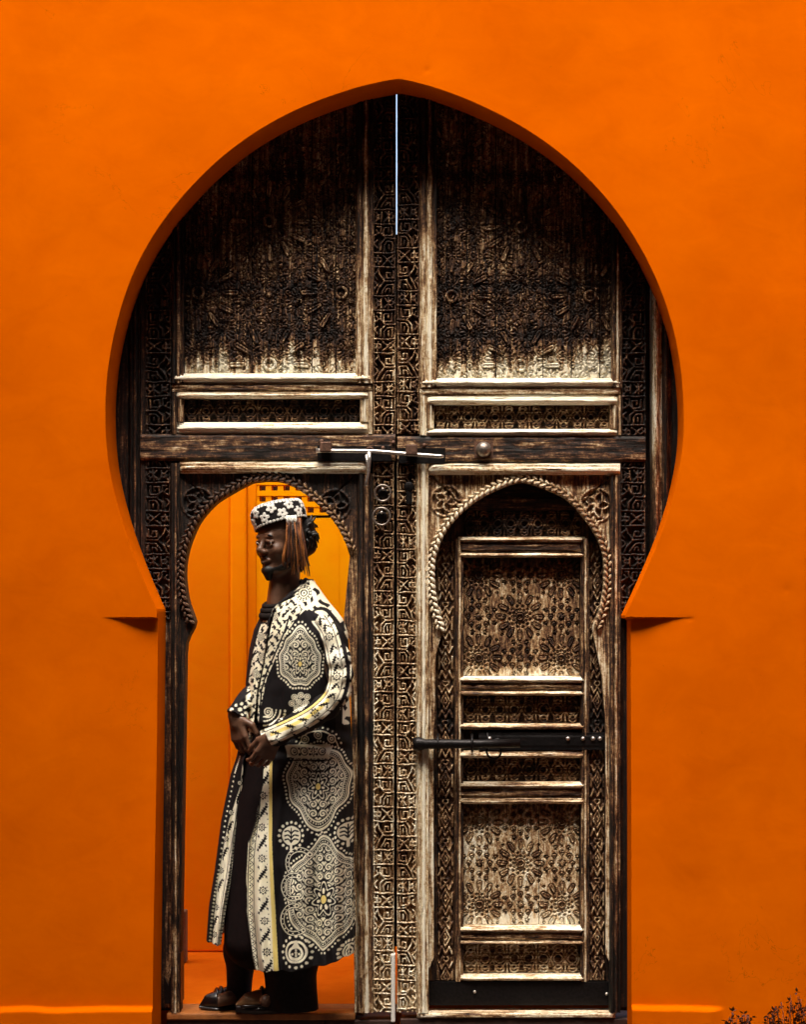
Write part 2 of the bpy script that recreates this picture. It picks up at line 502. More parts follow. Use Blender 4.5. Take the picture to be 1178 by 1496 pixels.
def rosette_field(x, y, cx, cy, s, ext, seed=1, jit=0.35, fine=1.0):
    """a field of peg rosettes and rings: returns height 0..1 (ground 0.45, pieces 1, outline grooves 0)"""
    H = np.full(x.shape, 0.5)
    r_ = np.random.default_rng(seed)
    def put(fn, px, py, rad):
        m = (np.abs(x - px) < rad + 3) & (np.abs(y - py) < rad + 3)
        if not m.any(): return
        d = fn(x[m], y[m])
        g = 1.0
        h = H[m]
        h = np.where(d < g * 1.5, np.minimum(h, 0.5 - 0.5 * (1 - sstep(g * 0.6, g * 1.5, d))), h)
        h = np.where(d < 0.35, np.maximum(h, 1.0 * (1 - sstep(-0.9, 0.35, d)) + 0.0), h)
        h = np.where(d < -1.6 * s * 0.8, h * 0.72, h)
        H[m] = h
    q = 61.0 * s
    cents = [(cx, cy)]
    nn = int(ext // q) + 2
    ros = []; clu = []
    for i in range(-nn, nn + 1):
        for j in range(-nn, nn + 1):
            px, py = cx + i * q, cy + j * q
            if abs(px - cx) > ext * 1.6 or abs(py - cy) > ext * 1.9: continue
            if (i + j) % 2 == 0: ros.append((px, py))
            else: clu.append((px, py))
    for (px, py) in ros:
        put(lambda X, Y: np.abs(np.hypot(X - px, Y - py) - 4.6 * s) - 1.4 * s, px, py, 8 * s)
        for k in range(12):
            a = k * math.pi / 6 + math.pi / 2
            jx, jy = r_.normal(0, jit, 2); da = r_.normal(0, 0.05)
            qx, qy = px + 27.0 * s * math.cos(a) + jx, py + 27.0 * s * math.sin(a) + jy
            put(lambda X, Y: capsule(X, Y, qx, qy, a + math.pi + da, 7.6 * s, 3.6 * s * fine, 0.30), qx, qy, 10 * s)
            a2 = a + math.pi / 12
            for rr, rd in ((10.5, 1.1), (15.5, 1.0), (37.5, 1.3)):
                qx2, qy2 = px + rr * s * math.cos(a2 if rr != 10.5 else a), py + rr * s * math.sin(a2 if rr != 10.5 else a)
                put(lambda X, Y: np.hypot(X - qx2, Y - qy2) - rd * s * fine, qx2, qy2, 4 * s)
    for (px, py) in clu:
        star = lambda X, Y: np.hypot(X - px, Y - py) - s * (4.0 + 1.3 * np.cos(8 * np.arctan2(Y - py, X - px)))
        put(star, px, py, 8 * s)
        for k in range(8):
            a = k * math.pi / 4
            R = 15.5 * s
            qx, qy = px + R * math.cos(a), py + R * math.sin(a)
            put(lambda X, Y: np.abs(np.hypot(X - qx, Y - qy) - 2.3 * s * fine) - 1.2 * s * fine, qx, qy, 6 * s)
            a3 = a + math.pi / 8; R3 = 24.5 * s
            qx3, qy3 = px + R3 * math.cos(a3), py + R3 * math.sin(a3)
            put(lambda X, Y: np.hypot(X - qx3, Y - qy3) - s * (1.7 + 0.9 * np.cos(5 * np.arctan2(Y - qy3, X - qx3))), qx3, qy3, 4 * s)
    return H

def arabesque(x, y, x0, y0, x1, y1, per=43.0):
    c = (y0 + y1) / 2; A = (y1 - y0) * 0.36
    x = x + 1.2 * (vnoise(x / 8, y / 8, 31) - 0.5); k = 2 * np.pi / per
    t = (x - x0) * k
    sl = 1 / np.sqrt(1 + (A * k * np.cos(t)) ** 2)
    d = np.minimum(np.abs(y - c - A * np.sin(t)) * sl, np.abs(y - c + A * np.sin(t)) * sl)
    xm = (np.mod(x - x0, per / 2) - per / 4)
    d = np.minimum(d, np.abs(np.hypot(xm, y - c) - A * 0.42))
    d = np.minimum(d, np.abs(np.hypot(xm * 0.9, (y - c) * 1.0 - A * 0.95) - A * 0.35))
    d = np.minimum(d, np.abs(np.hypot(xm * 0.9, (y - c) * 1.0 + A * 0.95) - A * 0.35))
    xv = np.abs(np.mod(x - x0, per) - per / 2)
    d = np.minimum(d, xv + 0 * y)
    return ridge(d, 1.25, 1.3)

def side_band(x, y, x0, x1, per=58.0, y0=0.0):
    c = (x0 + x1) / 2; u = (x - c) / (x1 - x0) * 24 + 0.5 * (vnoise(x / 7, y / 7, 5) - .5); v = np.mod(y - y0, per)
    d = np.abs(np.hypot(u, v - 3) - 3.6)
    dm = np.abs(np.abs(u) * 2.2 + np.abs(v - 30) - 13) * 0.42
    d = np.minimum(d, dm)
    d = np.minimum(d, np.abs(np.abs(u) * 2.2 + np.abs(v - 30) - 5) * 0.42)
    for q in ([(0, 7), (5, 18), (9, 8)], [(0, 7), (-5, 18), (-9, 8)], [(0, 55), (5, 43), (9, 54)], [(0, 55), (-5, 43), (-9, 54)], [(9, 22), (9, 40)], [(-9, 22), (-9, 40)]):
        d = np.minimum(d, seg_dist(u, v, q))
    return ridge(d, 1.15, 1.2)

def mixb(base, h, up=0.14):
    """wood is worn paler on the parts that stand proud and get rubbed"""
    return base + up * (h - 0.6)

# -------- how far the finish is bleached away, over the gate (real weathering of the boards)
def bl_global(x, y):
    b = 0.30 + 0 * x
    b = b + 0.30 * sstep(300, 700, y) * sstep(190, 545, x) * (1 - sstep(900, 920, x))
    b = b + 0.12 * sstep(1000, 1350, y)
    return b

def mould(name, parent, x0, y0, x1, y1, yf, prof, bl, d='h', mat=None, yback=0.04, wob=1.0, seed=0, line=None):
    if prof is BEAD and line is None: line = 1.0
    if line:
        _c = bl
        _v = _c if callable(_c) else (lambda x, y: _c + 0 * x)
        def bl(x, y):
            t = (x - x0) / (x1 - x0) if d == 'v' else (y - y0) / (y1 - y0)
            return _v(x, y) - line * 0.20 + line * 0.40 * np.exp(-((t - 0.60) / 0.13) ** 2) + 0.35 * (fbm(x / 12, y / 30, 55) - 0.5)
    """a moulding; prof is a list of (t, height) across its width"""
    pt = np.array([p[0] for p in prof]); ph = np.array([p[1] for p in prof])
    if d == 'h':
        nt_ = max(6, int(abs(y1 - y0) / 0.8)); ys_ = np.linspace(y0, y1, nt_ + 1); xs_ = np.linspace(x0, x1, max(3, int((x1 - x0) / 5)) + 1)
        H = lambda x, y: np.interp((y - y0) / (y1 - y0) + 0.05 * wob * (vnoise(x / 14, y * 0, seed) - 0.5), pt, ph) * sstep(x0 - 1, x0 + 3 + (y1 - y) * 0.5, x) * sstep(x0 - x1 - 1, x0 - x1 + 3 + (y1 - y) * 0.5, x0 - x) - 0.0035 * wob * (vnoise(x / 11, y / 3, seed + 1) > 0.78)
    else:
        nt_ = max(6, int(abs(x1 - x0) / 0.8)); xs_ = np.linspace(x0, x1, nt_ + 1); ys_ = np.linspace(y0, y1, max(3, int((y1 - y0) / 5)) + 1)
        H = lambda x, y: np.interp((x - x0) / (x1 - x0) + 0.03 * wob * (vnoise(y / 14, x * 0, seed) - 0.5), pt, ph) - 0.003 * wob * (vnoise(y / 13, x / 3, seed + 1) > 0.8)
    return relief(name, parent, xs_, ys_, H, bl, mat or (WH if d == 'h' else WV), yf, yback)

LEDGE = [(0, -0.004), (0.10, 0.004), (0.45, 0.022), (0.62, 0.022), (0.66, 0.012), (0.85, 0.012), (0.9, 0.0), (1, 0.0)]
LEDGE_UP = [(0, 0.0), (0.1, 0.0), (0.15, 0.014), (0.42, 0.014), (0.46, 0.022), (0.7, 0.022), (0.95, 0.004), (1, -0.004)]
BEAD = [(0, 0.0), (0.06, 0.004), (0.12, 0.014), (0.34, 0.017), (0.38, 0.006), (0.44, 0.006), (0.48, 0.016), (0.72, 0.016), (0.76, 0.006), (0.84, 0.006), (0.88, 0.011), (1, 0.011)]
FLAT = [(0, 0.0), (0.05, 0.006), (0.95, 0.006), (1, 0.0)]
RAIL = [(0, 0.004), (0.06, 0.01), (0.14, 0.003), (0.2, 0.011), (0.8, 0.011), (0.86, 0.003), (0.94, 0.01), (1, 0.004)]

left = thing('gate_leaf', 'left leaf of the tall carved gate, with the open horseshoe doorway the man stands in', 'gate leaf', P(391, 1480, 0.05), 'leaves of the carved wooden gate')
right = thing('gate_leaf', 'right leaf of the tall carved gate, holding the closed small door with black iron bands', 'gate leaf', P(768, 1480, 0.05), 'leaves of the carved wooden gate')

# outlines of the small doorways
LO = [(362, 707), (326, 727), (310, 739), (292, 760), (280, 784), (272, 810), (269, 840), (273, 874.5), (279, 893), (284, 908), (282, 917), (275.5, 929), (271.5, 939), (270, 955), (268, 1080), (266, 1200), (263, 1390), (262, 1700)]
LOr = [(518, 1700), (518, 1467), (517, 1391), (515, 1130), (512, 1000), (511.5, 960), (510, 935), (505, 922), (501.5, 911), (504, 899), (509, 886), (513, 858), (514, 832), (511, 812), (504, 791), (493, 770), (477.5, 750), (450, 725), (428.6, 711)]
def arc_open(L, top, Rr):
    a = spline(np.array(L[:8] + L[8:13])[::-1], 60)[::-1]
    return a
lo_top = spline(np.array([LO[i] for i in range(9, -1, -1)] + [(376, 703.5), (393, 702), (411, 704)] + [LOr[i] for i in range(len(LOr) - 1, 12, -1)]), 110).tolist()
l_open = [(262, 1700), (263, 1390), (266, 1200), (268, 1080), (270, 955), (271.5, 939), (275.5, 929), (282, 917)] + lo_top + [(501.5, 911), (505, 922), (510, 935), (511.5, 960), (512, 1000), (515, 1130), (517, 1391), (518, 1467), (518, 1700)]
ro_top = spline(np.array([(650, 919), (648.5, 911), (641, 888), (636, 853), (636.7, 820), (645, 790.5), (660, 766), (681.5, 744), (703, 728), (730, 714.5), (747, 708), (763, 705), (779, 708), (795.6, 714.5), (825.5, 728), (850, 752.5), (869, 779.6), (880, 807), (882.5, 834), (881, 864), (875, 893), (868, 911), (866.5, 919)]), 120).tolist()
r_open = [(622, 1700), (625, 1470), (625, 1420), (634, 1399), (633.5, 1077), (637, 956), (643, 934)] + ro_top + [(869, 934), (880, 986), (885.6, 1057), (886, 1396), (899, 1418), (899, 1470), (900, 1700)]
l_sdf = poly_sdf(l_open); r_sdf = poly_sdf(r_open)

def spandrel_h(x, y, corners):
    h = np.full(x.shape, 0.5)
    for (cx, cy, r) in corners:
        dx, dy = x - cx, y - cy; rr = np.hypot(dx, dy); th = np.arctan2(dy, dx)
        m = rr < r
        pat = np.minimum(np.abs(rr - r * (0.55 + 0.16 * np.cos(5 * th))), np.abs(rr - r * 0.93))
        pat = np.minimum(pat, np.abs(np.sin(2.5 * th + rr / 6)) * rr * 0.4)
        h = np.where(m, np.where(pat < 1.6, 0.8, 0.05), h)
    return h

# ---- left leaf
def leaf_slab(par, x0, x1, hole, y0, y1):
    return slab('frame_board', par, [(x0, 132), (x0, 1479), (hole[0][0], 1479)] + [(p[0], min(p[1], 1479)) for p in hole[1:-1]] + [(hole[-1][0], 1479), (x1, 1479), (x1, 132)], y0, y1, WV, 0.08)
leaf_slab(left, 205, 576.2, l_open, 0.034, 0.08)
leaf_slab(right, 580.2, 946, r_open, 0.034, 0.08)

def strip(name, par, x0, x1, y0, y1, bl, flip=False, oy=0, seed=0, st=0.9):
    H = lambda x, y: 0.017 * (strip_pattern(x, y, x0 + 1, x1 - x0 - 2, 63.0, flip, oy, seed) - 1.0)
    return relief(name, par, np.arange(x0, x1 + 0.1, st), np.arange(y0, y1 + .1, st), H, lambda x, y: bl(x, y) + 0.20 * (strip_pattern(x, y, x0 + 1, x1 - x0 - 2, 63.0, flip, oy, seed) - 0.55), WV, 0.0, 0.034)

def bl_c(x, y):
    b = 0.22 + 0.22 * sstep(260, 620, y) + 0.13 * sstep(760, 1000, y) + 0.16 * sstep(1150, 1400, y)
    b = b + 0.25 * (fbm(x / 30, y / 90, 41) - 0.5)
    return b
def bl_dk(x, y):
    return 0.13 + 0.1 * (fbm(x / 20, y / 60, 42) - 0.5) + 0 * x
strip('carved_strip', left, 545, 578.6, 134, 634, bl_c, True, 12, 1)
strip('carved_strip', left, 545, 576.2, 674, 1479, bl_c, True, 676 - 63 * 4 + 20, 2)
strip('carved_strip', right, 580.4, 613, 134, 634, bl_c, False, 5, 3)
strip('carved_strip', right, 580, 609, 676, 1479, bl_c, False, 676 - 63 * 3, 4)
strip('carved_strip', left, 212, 250, 134, 634, bl_dk, False, 12, 5, 1.3)
strip('carved_strip', left, 212, 249, 674, 905, bl_dk, False, 12, 6, 1.3)
strip('carved_strip', right, 909, 944, 134, 636, bl_dk, True, 12, 7, 1.3)
strip('carved_strip', right, 907, 944, 676, 905, bl_dk, True, 12, 8, 1.3)
relief('edge_strip', left, np.arange(205, 212.1, 1.7), np.arange(134, 1479, 9), 0.0, 0.10, WV, 0.004, 0.034)
relief('edge_board', left, np.arange(212, 251.1, 2), np.arange(905, 1479, 7), lambda x, y: -0.004 * (vnoise(x / 4, y / 50, 8)), lambda x, y: 0.16 + 0.25 * sstep(236, 250, x), WV, 0.002, 0.034)
relief('edge_board', right, np.arange(907, 944.1, 2), np.arange(905, 1479, 7), lambda x, y: -0.004 * (vnoise(x / 4, y / 50, 8)), 0.05, WV, 0.006, 0.034)

# planks of the two big upper panels, the lower ends bleached by rain
def upper_field(par, x0, x1, y0, y1, joints, cx, cy, q, seed):
    def RF(x, y):
        h1 = rosette_field(x, y, cx, cy, q, 230, seed, 0.6, 0.62)
        h2 = rosette_field(x, y, cx + 6, cy + 4, 0.62, 230, seed + 50, 0.7, 0.9)
        return np.where(np.abs(h1 - 0.5) > 0.03, h1, 0.5 + (h2 - 0.5) * 0.8)
    def Hf(x, y):
        h = RF(x, y)
        g = vnoise(x / 2.1, y / 60, seed + 3)
        return 0.022 * (h - 0.5) * np.where(h > 0.5, 0.6, 1.0) - 0.005 * g
    def Bf(x, y):
        rag = 512 + 30 * (vnoise(x / 4.5, x * 0, seed) - 0.5) + 26 * (vnoise(x / 17, x * 0, seed + 1) - 0.5)
        b = 0.29 + 0.13 * (1 - sstep(170, 400, y)) + 0.86 * sstep(rag - 16, rag + 38, y) * (0.72 + 0.28 * vnoise(x / 3, y / 40, seed + 5))
        b = b + 0.22 * (fbm(x / 7, y / 40, seed + 2) - 0.5) + 0.25 * np.clip(fbm(x / 34, y / 60, seed + 12) - 0.5, 0, 1) + 0.09 * sstep(150, 260, y) * sstep(470, 380, y) * vnoise(x / 26, y / 120, seed + 8)
        band = np.exp(-((y - 418) / 9) ** 2) + 0.8 * np.exp(-((y - 487) / 8) ** 2) + 0.7 * np.exp(-((y - 255) / 9) ** 2)
        b = b - 0.16 * band * (0.5 + vnoise(x / 12, y / 12, seed + 6))
        return b + 0.16 * (RF(x, y) - 0.5)
    e = [x0] + joints + [x1]
    for a, b_ in zip(e[:-1], e[1:]):
        off = rng.uniform(-0.0015, 0.0015)
        relief('plank', par, np.arange(a + 0.7, b_ - 0.3, 1.15), np.arange(y0, y1, 1.2), Hf, Bf, WV, 0.020 + off, 0.034)
upper_field(left, 268, 520, 136, 547, [318, 367, 412, 455, 490], 393, 321, 1.72, 21)
upper_field(right, 638, 894, 136, 553, [682, 725, 794, 836, 878], 762, 330, 1.66, 22)

bm_ = lambda lo, hi, a, b_, s=1: (lambda x, y: lo + (hi - lo) * sstep(a, b_, y) + 0.22 * (fbm(x / 9, y / 60, s) - 0.5))
bh_ = lambda v, s=1, am=0.55: (lambda x, y: v + am * (fbm(x / 60, y / 8, s) - 0.5))
# left: uprights and rails of the upper part
mould('moulding', left, 250, 134, 268, 560, 0.004, BEAD, bm_(0.16, 0.42, 250, 560, 2), 'v')
mould('moulding', left, 520, 134, 545, 560, 0.004, BEAD, bm_(0.24, 0.72, 150, 520, 3), 'v')
mould('ledge', left, 250.5, 545, 544, 560, 0.006, LEDGE, bh_(0.98, 4), 'h')
mould('rail', left, 250.5, 560.5, 544, 572, 0.006, RAIL, bh_(0.52, 5, .6), 'h')
mould('ledge', left, 258, 572.5, 538, 582, 0.004, LEDGE_UP, bh_(0.80, 6), 'h')
mould('moulding', left, 250.5, 572.5, 258, 634, 0.004, BEAD, 0.42, 'v')
mould('moulding', left, 258.2, 582.5, 268, 616, 0.008, BEAD, 0.55, 'v')
mould('moulding', left, 526, 582.5, 538, 616, 0.008, BEAD, 1.0, 'v')
mould('moulding', left, 538.2, 572.5, 544.6, 634, 0.004, BEAD, 0.8, 'v')
mould('ledge', left, 258.2, 616.5, 538, 634, 0.006, LEDGE, bh_(1.0, 7), 'h')
sc_ = lambda x0, y0, x1, y1, per=43: (lambda x, y: 0.014 * (arabesque(x, y, x0, y0, x1, y1, per) - 1))
def small_panel(par, x0, y0, x1, y1, bl, yb=0.016, per=43.0, yback=0.034, am=0.2):
    return relief('carved_panel', par, np.arange(x0, x1 + .1, 0.95), np.arange(y0, y1 + .1, 0.95), sc_(x0, y0, x1, y1, per),
                  lambda x, y: bl + am * (arabesque(x, y, x0, y0, x1, y1, per) - 0.5) + 0.35 * (fbm(x / 30, y / 14, 50) - 0.5), WH, yb, yback)
small_panel(left, 268.3, 582.8, 525.7, 616.2, 0.20)
# right: uprights and rails of the upper part
mould('moulding', right, 613.3, 134, 638, 566, 0.004, BEAD, bm_(0.30, 0.88, 170, 480, 8), 'v')
mould('moulding', right, 894, 134, 908.5, 566, 0.004, BEAD, bm_(0.18, 0.60, 250, 560, 9), 'v')
mould('ledge', right, 613.5, 552, 908, 566, 0.006, LEDGE, bh_(1.0, 10), 'h')
mould('rail', right, 613.5, 566.4, 908, 578, 0.006, RAIL, bh_(0.66, 11, .6), 'h')
mould('ledge', right, 624, 578.4, 903, 591, 0.004, LEDGE_UP, bh_(0.95, 12), 'h')
mould('moulding', right, 613.5, 578.4, 623.8, 636, 0.004, BEAD, 0.95, 'v')
mould('moulding', right, 624, 591.2, 634, 626, 0.008, BEAD, 0.8, 'v')
mould('moulding', right, 891, 591.2, 903, 626, 0.008, BEAD, 0.8, 'v')
mould('moulding', right, 903.2, 578.4, 908.3, 636, 0.004, BEAD, 0.7, 'v')
mould('ledge', right, 624, 626.3, 903, 637, 0.006, LEDGE, bh_(1.05, 13), 'h')
small_panel(right, 634.3, 591.5, 890.7, 626, 0.40, per=40.0)
# middle rails, bruised and mottled
def mid_b(x, y): return 0.22 + 0.55 * (fbm(x / 14, y / 9, 61, 4) - 0.42) + 0.2 * sstep(400, 540, x) * (1 - sstep(600, 620, x))
relief('middle_rail', left, np.arange(205.2, 578.7, 2.5), np.arange(634.4, 673.6, 1.2), lambda x, y: 0.004 * (fbm(x / 20, y / 5, 62) - 0.5) + 0.006 * sstep(635, 638, y) * (1 - sstep(669, 672, y)), mid_b, WH, -0.002, 0.034)
relief('middle_rail', right, np.arange(581, 945, 2.5), np.arange(637.4, 675.6, 1.2), lambda x, y: 0.004 * (fbm(x / 20, y / 5, 63) - 0.5) + 0.006 * sstep(638, 641, y) * (1 - sstep(671, 674, y)), lambda x, y: mid_b(x, y) - 0.04 + 0.12 * np.exp(-((y - 668) / 6) ** 2), WH, -0.002, 0.034)

# frames around the small doorways, cut to the arch
def frameL(x, y):
    mit = np.minimum(np.abs((x - 262) - (y - 690)) / 1.41, np.abs((522 - x) - (y - 690)) / 1.41)
    h = spandrel_h(x, y, ((288, 735, 24), (489, 738, 24)))
    g = vnoise(x / 2.2, y / 46, 71)
    return 0.012 * (h - 0.5) - 0.004 * g - 0.008 * ridge(mit, 0.7) * (y < 760)
def frameLb(x, y):
    b = 0.16 + 0.36 * sstep(395, 500, x) * sstep(690, 860, y) + 0.28 * (fbm(x / 5, y / 50, 72) - 0.5)
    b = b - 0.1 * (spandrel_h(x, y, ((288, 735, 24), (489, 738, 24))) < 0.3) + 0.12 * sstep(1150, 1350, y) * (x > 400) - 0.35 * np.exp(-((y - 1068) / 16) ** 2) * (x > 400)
    return b
relief('arch_frame', left, np.arange(262.4, 522.6, 1.2), np.arange(692, 1480, 1.25), frameL, frameLb, WV, 0.004, 0.0345, l_sdf)
mould('moulding', left, 249.3, 677, 262.3, 1479, 0.002, BEAD, lambda x, y: 0.20 + 0.28 * sstep(1180, 1260, y) + 0.25 * (fbm(x / 4, y / 40, 73) - 0.5) - 0.4 * np.exp(-((y - 1345) / 9) ** 2), 'v')
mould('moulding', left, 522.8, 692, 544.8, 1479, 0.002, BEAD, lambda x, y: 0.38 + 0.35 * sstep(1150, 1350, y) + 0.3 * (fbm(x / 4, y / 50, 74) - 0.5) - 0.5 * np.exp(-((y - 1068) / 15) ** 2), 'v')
mould('ledge', left, 262.5, 674, 536, 691.8, 0.0, LEDGE_UP, lambda x, y: 0.62 + 0.3 * sstep(300, 500, x) + 0.3 * (fbm(x / 60, y / 6, 75) - 0.5), 'h')
def frameR(x, y):
    mit = np.minimum(np.abs((x - 618) - (y - 682)) / 1.41, np.abs((905 - x) - (y - 682)) / 1.41)
    c = ((652, 732, 24), (872, 738, 26))
    g = vnoise(x / 2.2, y / 46, 76)
    return 0.012 * (spandrel_h(x, y, c) - 0.5) - 0.004 * g - 0.012 * ridge(mit, 1.1) * (y < 760)
def frameRb(x, y):
    c = ((652, 732, 24), (872, 738, 26))
    return 0.60 + 0.34 * (fbm(x / 5, y / 50, 77) - 0.5) - 0.14 * (spandrel_h(x, y, c) < 0.3) + 0.12 * sstep(1000, 1300, y) - 0.15 * np.exp(-((y - 700) / 12) ** 2) * (x > 650)
relief('arch_frame', right, np.arange(626.4, 900, 1.2), np.arange(694, 1480, 1.25), frameR, frameRb, WV, 0.004, 0.0345, r_sdf)
mould('moulding', right, 609.2, 678, 626.2, 1479, 0.0, BEAD, lambda x, y: 0.92 + 0.2 * (fbm(x / 4, y / 70, 78) - 0.5), 'v')
mould('moulding', right, 891, 694, 906.8, 1479, 0.003, BEAD, lambda x, y: 0.46 + 0.3 * (fbm(x / 4, y / 50, 79) - 0.5) - 0.3 * sstep(1250, 1420, y), 'v')
mould('ledge', right, 626.5, 676.5, 906.8, 693.7, 0.0, LEDGE_UP, lambda x, y: 0.86 + 0.3 * (fbm(x / 60, y / 6, 80) - 0.5), 'h')

# rope moulding: one twisted lump after another, following the arch
def lump_mesh():
    bm = bmesh.new(); bmesh.ops.create_icosphere(bm, subdivisions=2, radius=1)
    for v in bm.verts:
        v.co = Vector((v.co.x * 0.0155, v.co.y * 0.009, v.co.z * 0.0075 * (1 - 0.25 * v.co.x)))
        v.co.z += 0.25 * v.co.x ** 2 / 0.0155 * 0.9
    me = bpy.data.meshes.new('rope_twist'); bm.to_mesh(me); bm.free()
    for p in me.polygons: p.use_smooth = True
    return me
def rope(par, pts, mat, bl, off, pitch=9.2, sgn=1):
    me = lump_mesh(); me.materials.append(mat)
    at = me.attributes.new('bleach', 'FLOAT', 'POINT'); at.data.foreach_set('value', np.full(len(me.vertices), bl, np.float32))
    me2 = me.copy(); me2.attributes['bleach'].data.foreach_set('value', np.full(len(me.vertices), bl + 0.22, np.float32))
    pts = np.array(pts); d = np.r_[0, np.cumsum(np.hypot(*np.diff(pts, axis=0).T))]
    n = int(d[-1] / pitch); org = np.array(par['_org'])
    for row, (o_, yy, rot, sc) in enumerate(((off, -0.006, 0.55, 1.0), (off + 6.4, -0.004, -0.55, 0.85))):
        for i in range(n):
            t = (i + 0.5 * (row % 2)) * pitch
            x = np.interp(t, d, pts[:, 0]); y = np.interp(t, d, pts[:, 1])
            x2 = np.interp(min(t + 2, d[-1]), d, pts[:, 0]); y2 = np.interp(min(t + 2, d[-1]), d, pts[:, 1])
            x1 = np.interp(max(t - 2, 0), d, pts[:, 0]); y1 = np.interp(max(t - 2, 0), d, pts[:, 1])
            tx, ty = x2 - x1, y2 - y1; L = math.hypot(tx, ty) + 1e-9; tx /= L; ty /= L
            nx, ny = ty, -tx
            p = P(x + nx * o_, y + ny * o_, 0); ang = math.atan2(-ty, tx)
            ob = bpy.data.objects.new('rope_twist', me2 if (x < 800 and par is right or (x > 440 and par is left)) else me)
            COL.objects.link(ob); ob.parent = par
            a = ang + rot + random.uniform(-.12, .12)
            ob.matrix_local = Matrix.Translation(Vector((p[0] - org[0], yy - org[1], p[2] - org[2]))) @ Matrix.Rotation(-a, 4, 'Y') @ Matrix.Scale(sc * random.uniform(.92, 1.08), 4)
rope(left, lo_top, WH, 0.22, 3.4)
rope(right, ro_top, WH, 0.52, 3.4)

# ---- the small closed door in the right leaf (a part of the leaf, with its own boards, bands and mouldings)
WB = 0.052                               # its face
wk = slab('small_door', right, [(624, 700), (624, 1474), (901, 1474), (901, 700)], WB + 0.03, WB + 0.06, WV, 0.1)
wk['_org'] = list(right['_org'])
YB = WB + 0.031
def wplank(x0, x1, y0, y1, bl, yb=WB, mat=None, d='v', am=0.3, rough=0.003):
    n = (3.5, 60) if d == 'v' else (60, 3.5)
    return relief('board', wk, np.linspace(x0, x1, max(4, int((x1 - x0) / 2.0))), np.linspace(y0, y1, max(4, int((y1 - y0) / 4.0))),
                  lambda x, y: -rough * vnoise(x / n[0] * 2, y / n[1] * 2, 91), lambda x, y: bl + am * (fbm(x / n[0] / 2, y / n[1], 92) - 0.5), mat or (WV if d == 'v' else WH), yb, YB)
wplank(626, 900, 701, 727, 0.10, WB + 0.01, d='h'); wplank(626, 900, 727.6, 744, 0.22, WB, d='h')
for (a, b_) in ((664.5, 677), (849.5, 862)):
    mould('moulding', wk, a, 786, b_, 1437, WB, BEAD, lambda x, y: 0.52 + 0.4 * (fbm(x / 4, y / 60, 93) - 0.5), 'v', yback=YB)
for (a, b_) in ((638, 664), (862.5, 887)):
    relief('carved_strip', wk, np.arange(a, b_ + .1, 0.95), np.arange(790, 1437, 1.0), lambda x, y: 0.011 * (side_band(x, y, a, b_, 58.0, 10) - 1),
           lambda x, y: 0.42 + 0.2 * (side_band(x, y, a, b_, 58.0, 10) - 0.5) + 0.25 * (fbm(x / 20, y / 40, 94) - 0.5) - 0.28 * np.exp(-((y - 1050) / 28) ** 2), WV, WB, YB)
wplank(626, 637.6, 745, 1437, 0.30, WB + 0.004); wplank(887.3, 900, 745, 1437, 0.10, WB + 0.006)
wplank(638, 677, 745, 789.4, 0.24, WB + 0.003); wplank(849.5, 887, 745, 789.4, 0.16, WB + 0.003)
def wfield(x0, y0, x1, y1, cx, cy, joints, bl, seed):
    def Hf(x, y): return 0.026 * (rosette_field(x, y, cx, cy, 1.0, 100, seed, 0.35, 0.84) - 0.5) * np.where(rosette_field(x, y, cx, cy, 1.0, 100, seed, 0.35, 0.84) > 0.5, 0.45, 1.0) - 0.0022 * vnoise(x / 2.2, y / 40, seed)
    def Bf(x, y):
        return bl - 0.30 * sstep(0.62, 0.9, rosette_field(x, y, cx, cy, 1.0, 100, seed, 0.35, 0.84)) + 0.28 * (fbm(x / 8, y / 50, seed + 1) - 0.5) + 0.3 * sstep(y1 - 26, y1, y) - 0.25 * (1 - sstep(y0, y0 + 26, y))
    e = [x0] + joints + [x1]
    for a, b_ in zip(e[:-1], e[1:]):
        relief('plank', wk, np.arange(a + 0.5, b_ - 0.2, 0.85), np.arange(y0, y1, 0.9), Hf, Bf, WP, WB + 0.018 + rng.uniform(-.001, .001), YB)
wfield(677.3, 814, 849.2, 988, 761, 901, [716, 757, 803], 0.52, 31)
wfield(677.3, 1177, 849.2, 1355, 762, 1265, [714, 789], 0.70, 32)
small_panel(wk, 677.3, 744.6, 849.2, 783, 0.24, WB + 0.004, 40.0, YB)
for (a, b_, v) in ((783.2, 792, 0.9), (988.2, 999, 1.0), (1058, 1067, 0.9), (1144, 1154, 0.98), (1355.3, 1366, 0.92), (1427, 1437, 0.95)):
    mould('ledge', wk, 669.5, a, 856.5, b_, WB - 0.002, LEDGE, bh_(v - 0.16, int(a), 0.55), 'h', yback=YB)
for (a, b_, v) in ((792.3, 806, 0.5), (999.3, 1009, 0.55), (1154.3, 1166, 0.62), (1366.3, 1376, 0.6)):
    mould('rail', wk, 669.5, a, 856.5, b_, WB - 0.004, RAIL, bh_(v - 0.12, int(a), 0.6), 'h', yback=YB)
for (a, b_, v) in ((806.3, 813.7, 0.8), (1009.3, 1017, 0.8), (1098, 1109, 0.75), (1166.3, 1176.7, 0.85), (1376.3, 1383, 0.75)):
    mould('ledge', wk, 669.5, a, 856.5, b_, WB - 0.002, LEDGE_UP, bh_(v - 0.16, int(a), 0.55), 'h', yback=YB)
small_panel(wk, 677.3, 1017.3, 849.2, 1057.7, 0.34, WB + 0.014, 43.0, YB)
small_panel(wk, 677.3, 1109.3, 849.2, 1143.7, 0.38, WB + 0.014, 43.0, YB)
small_panel(wk, 677.3, 1383.3, 849.2, 1426.7, 0.56, WB + 0.014, 43.0, YB)
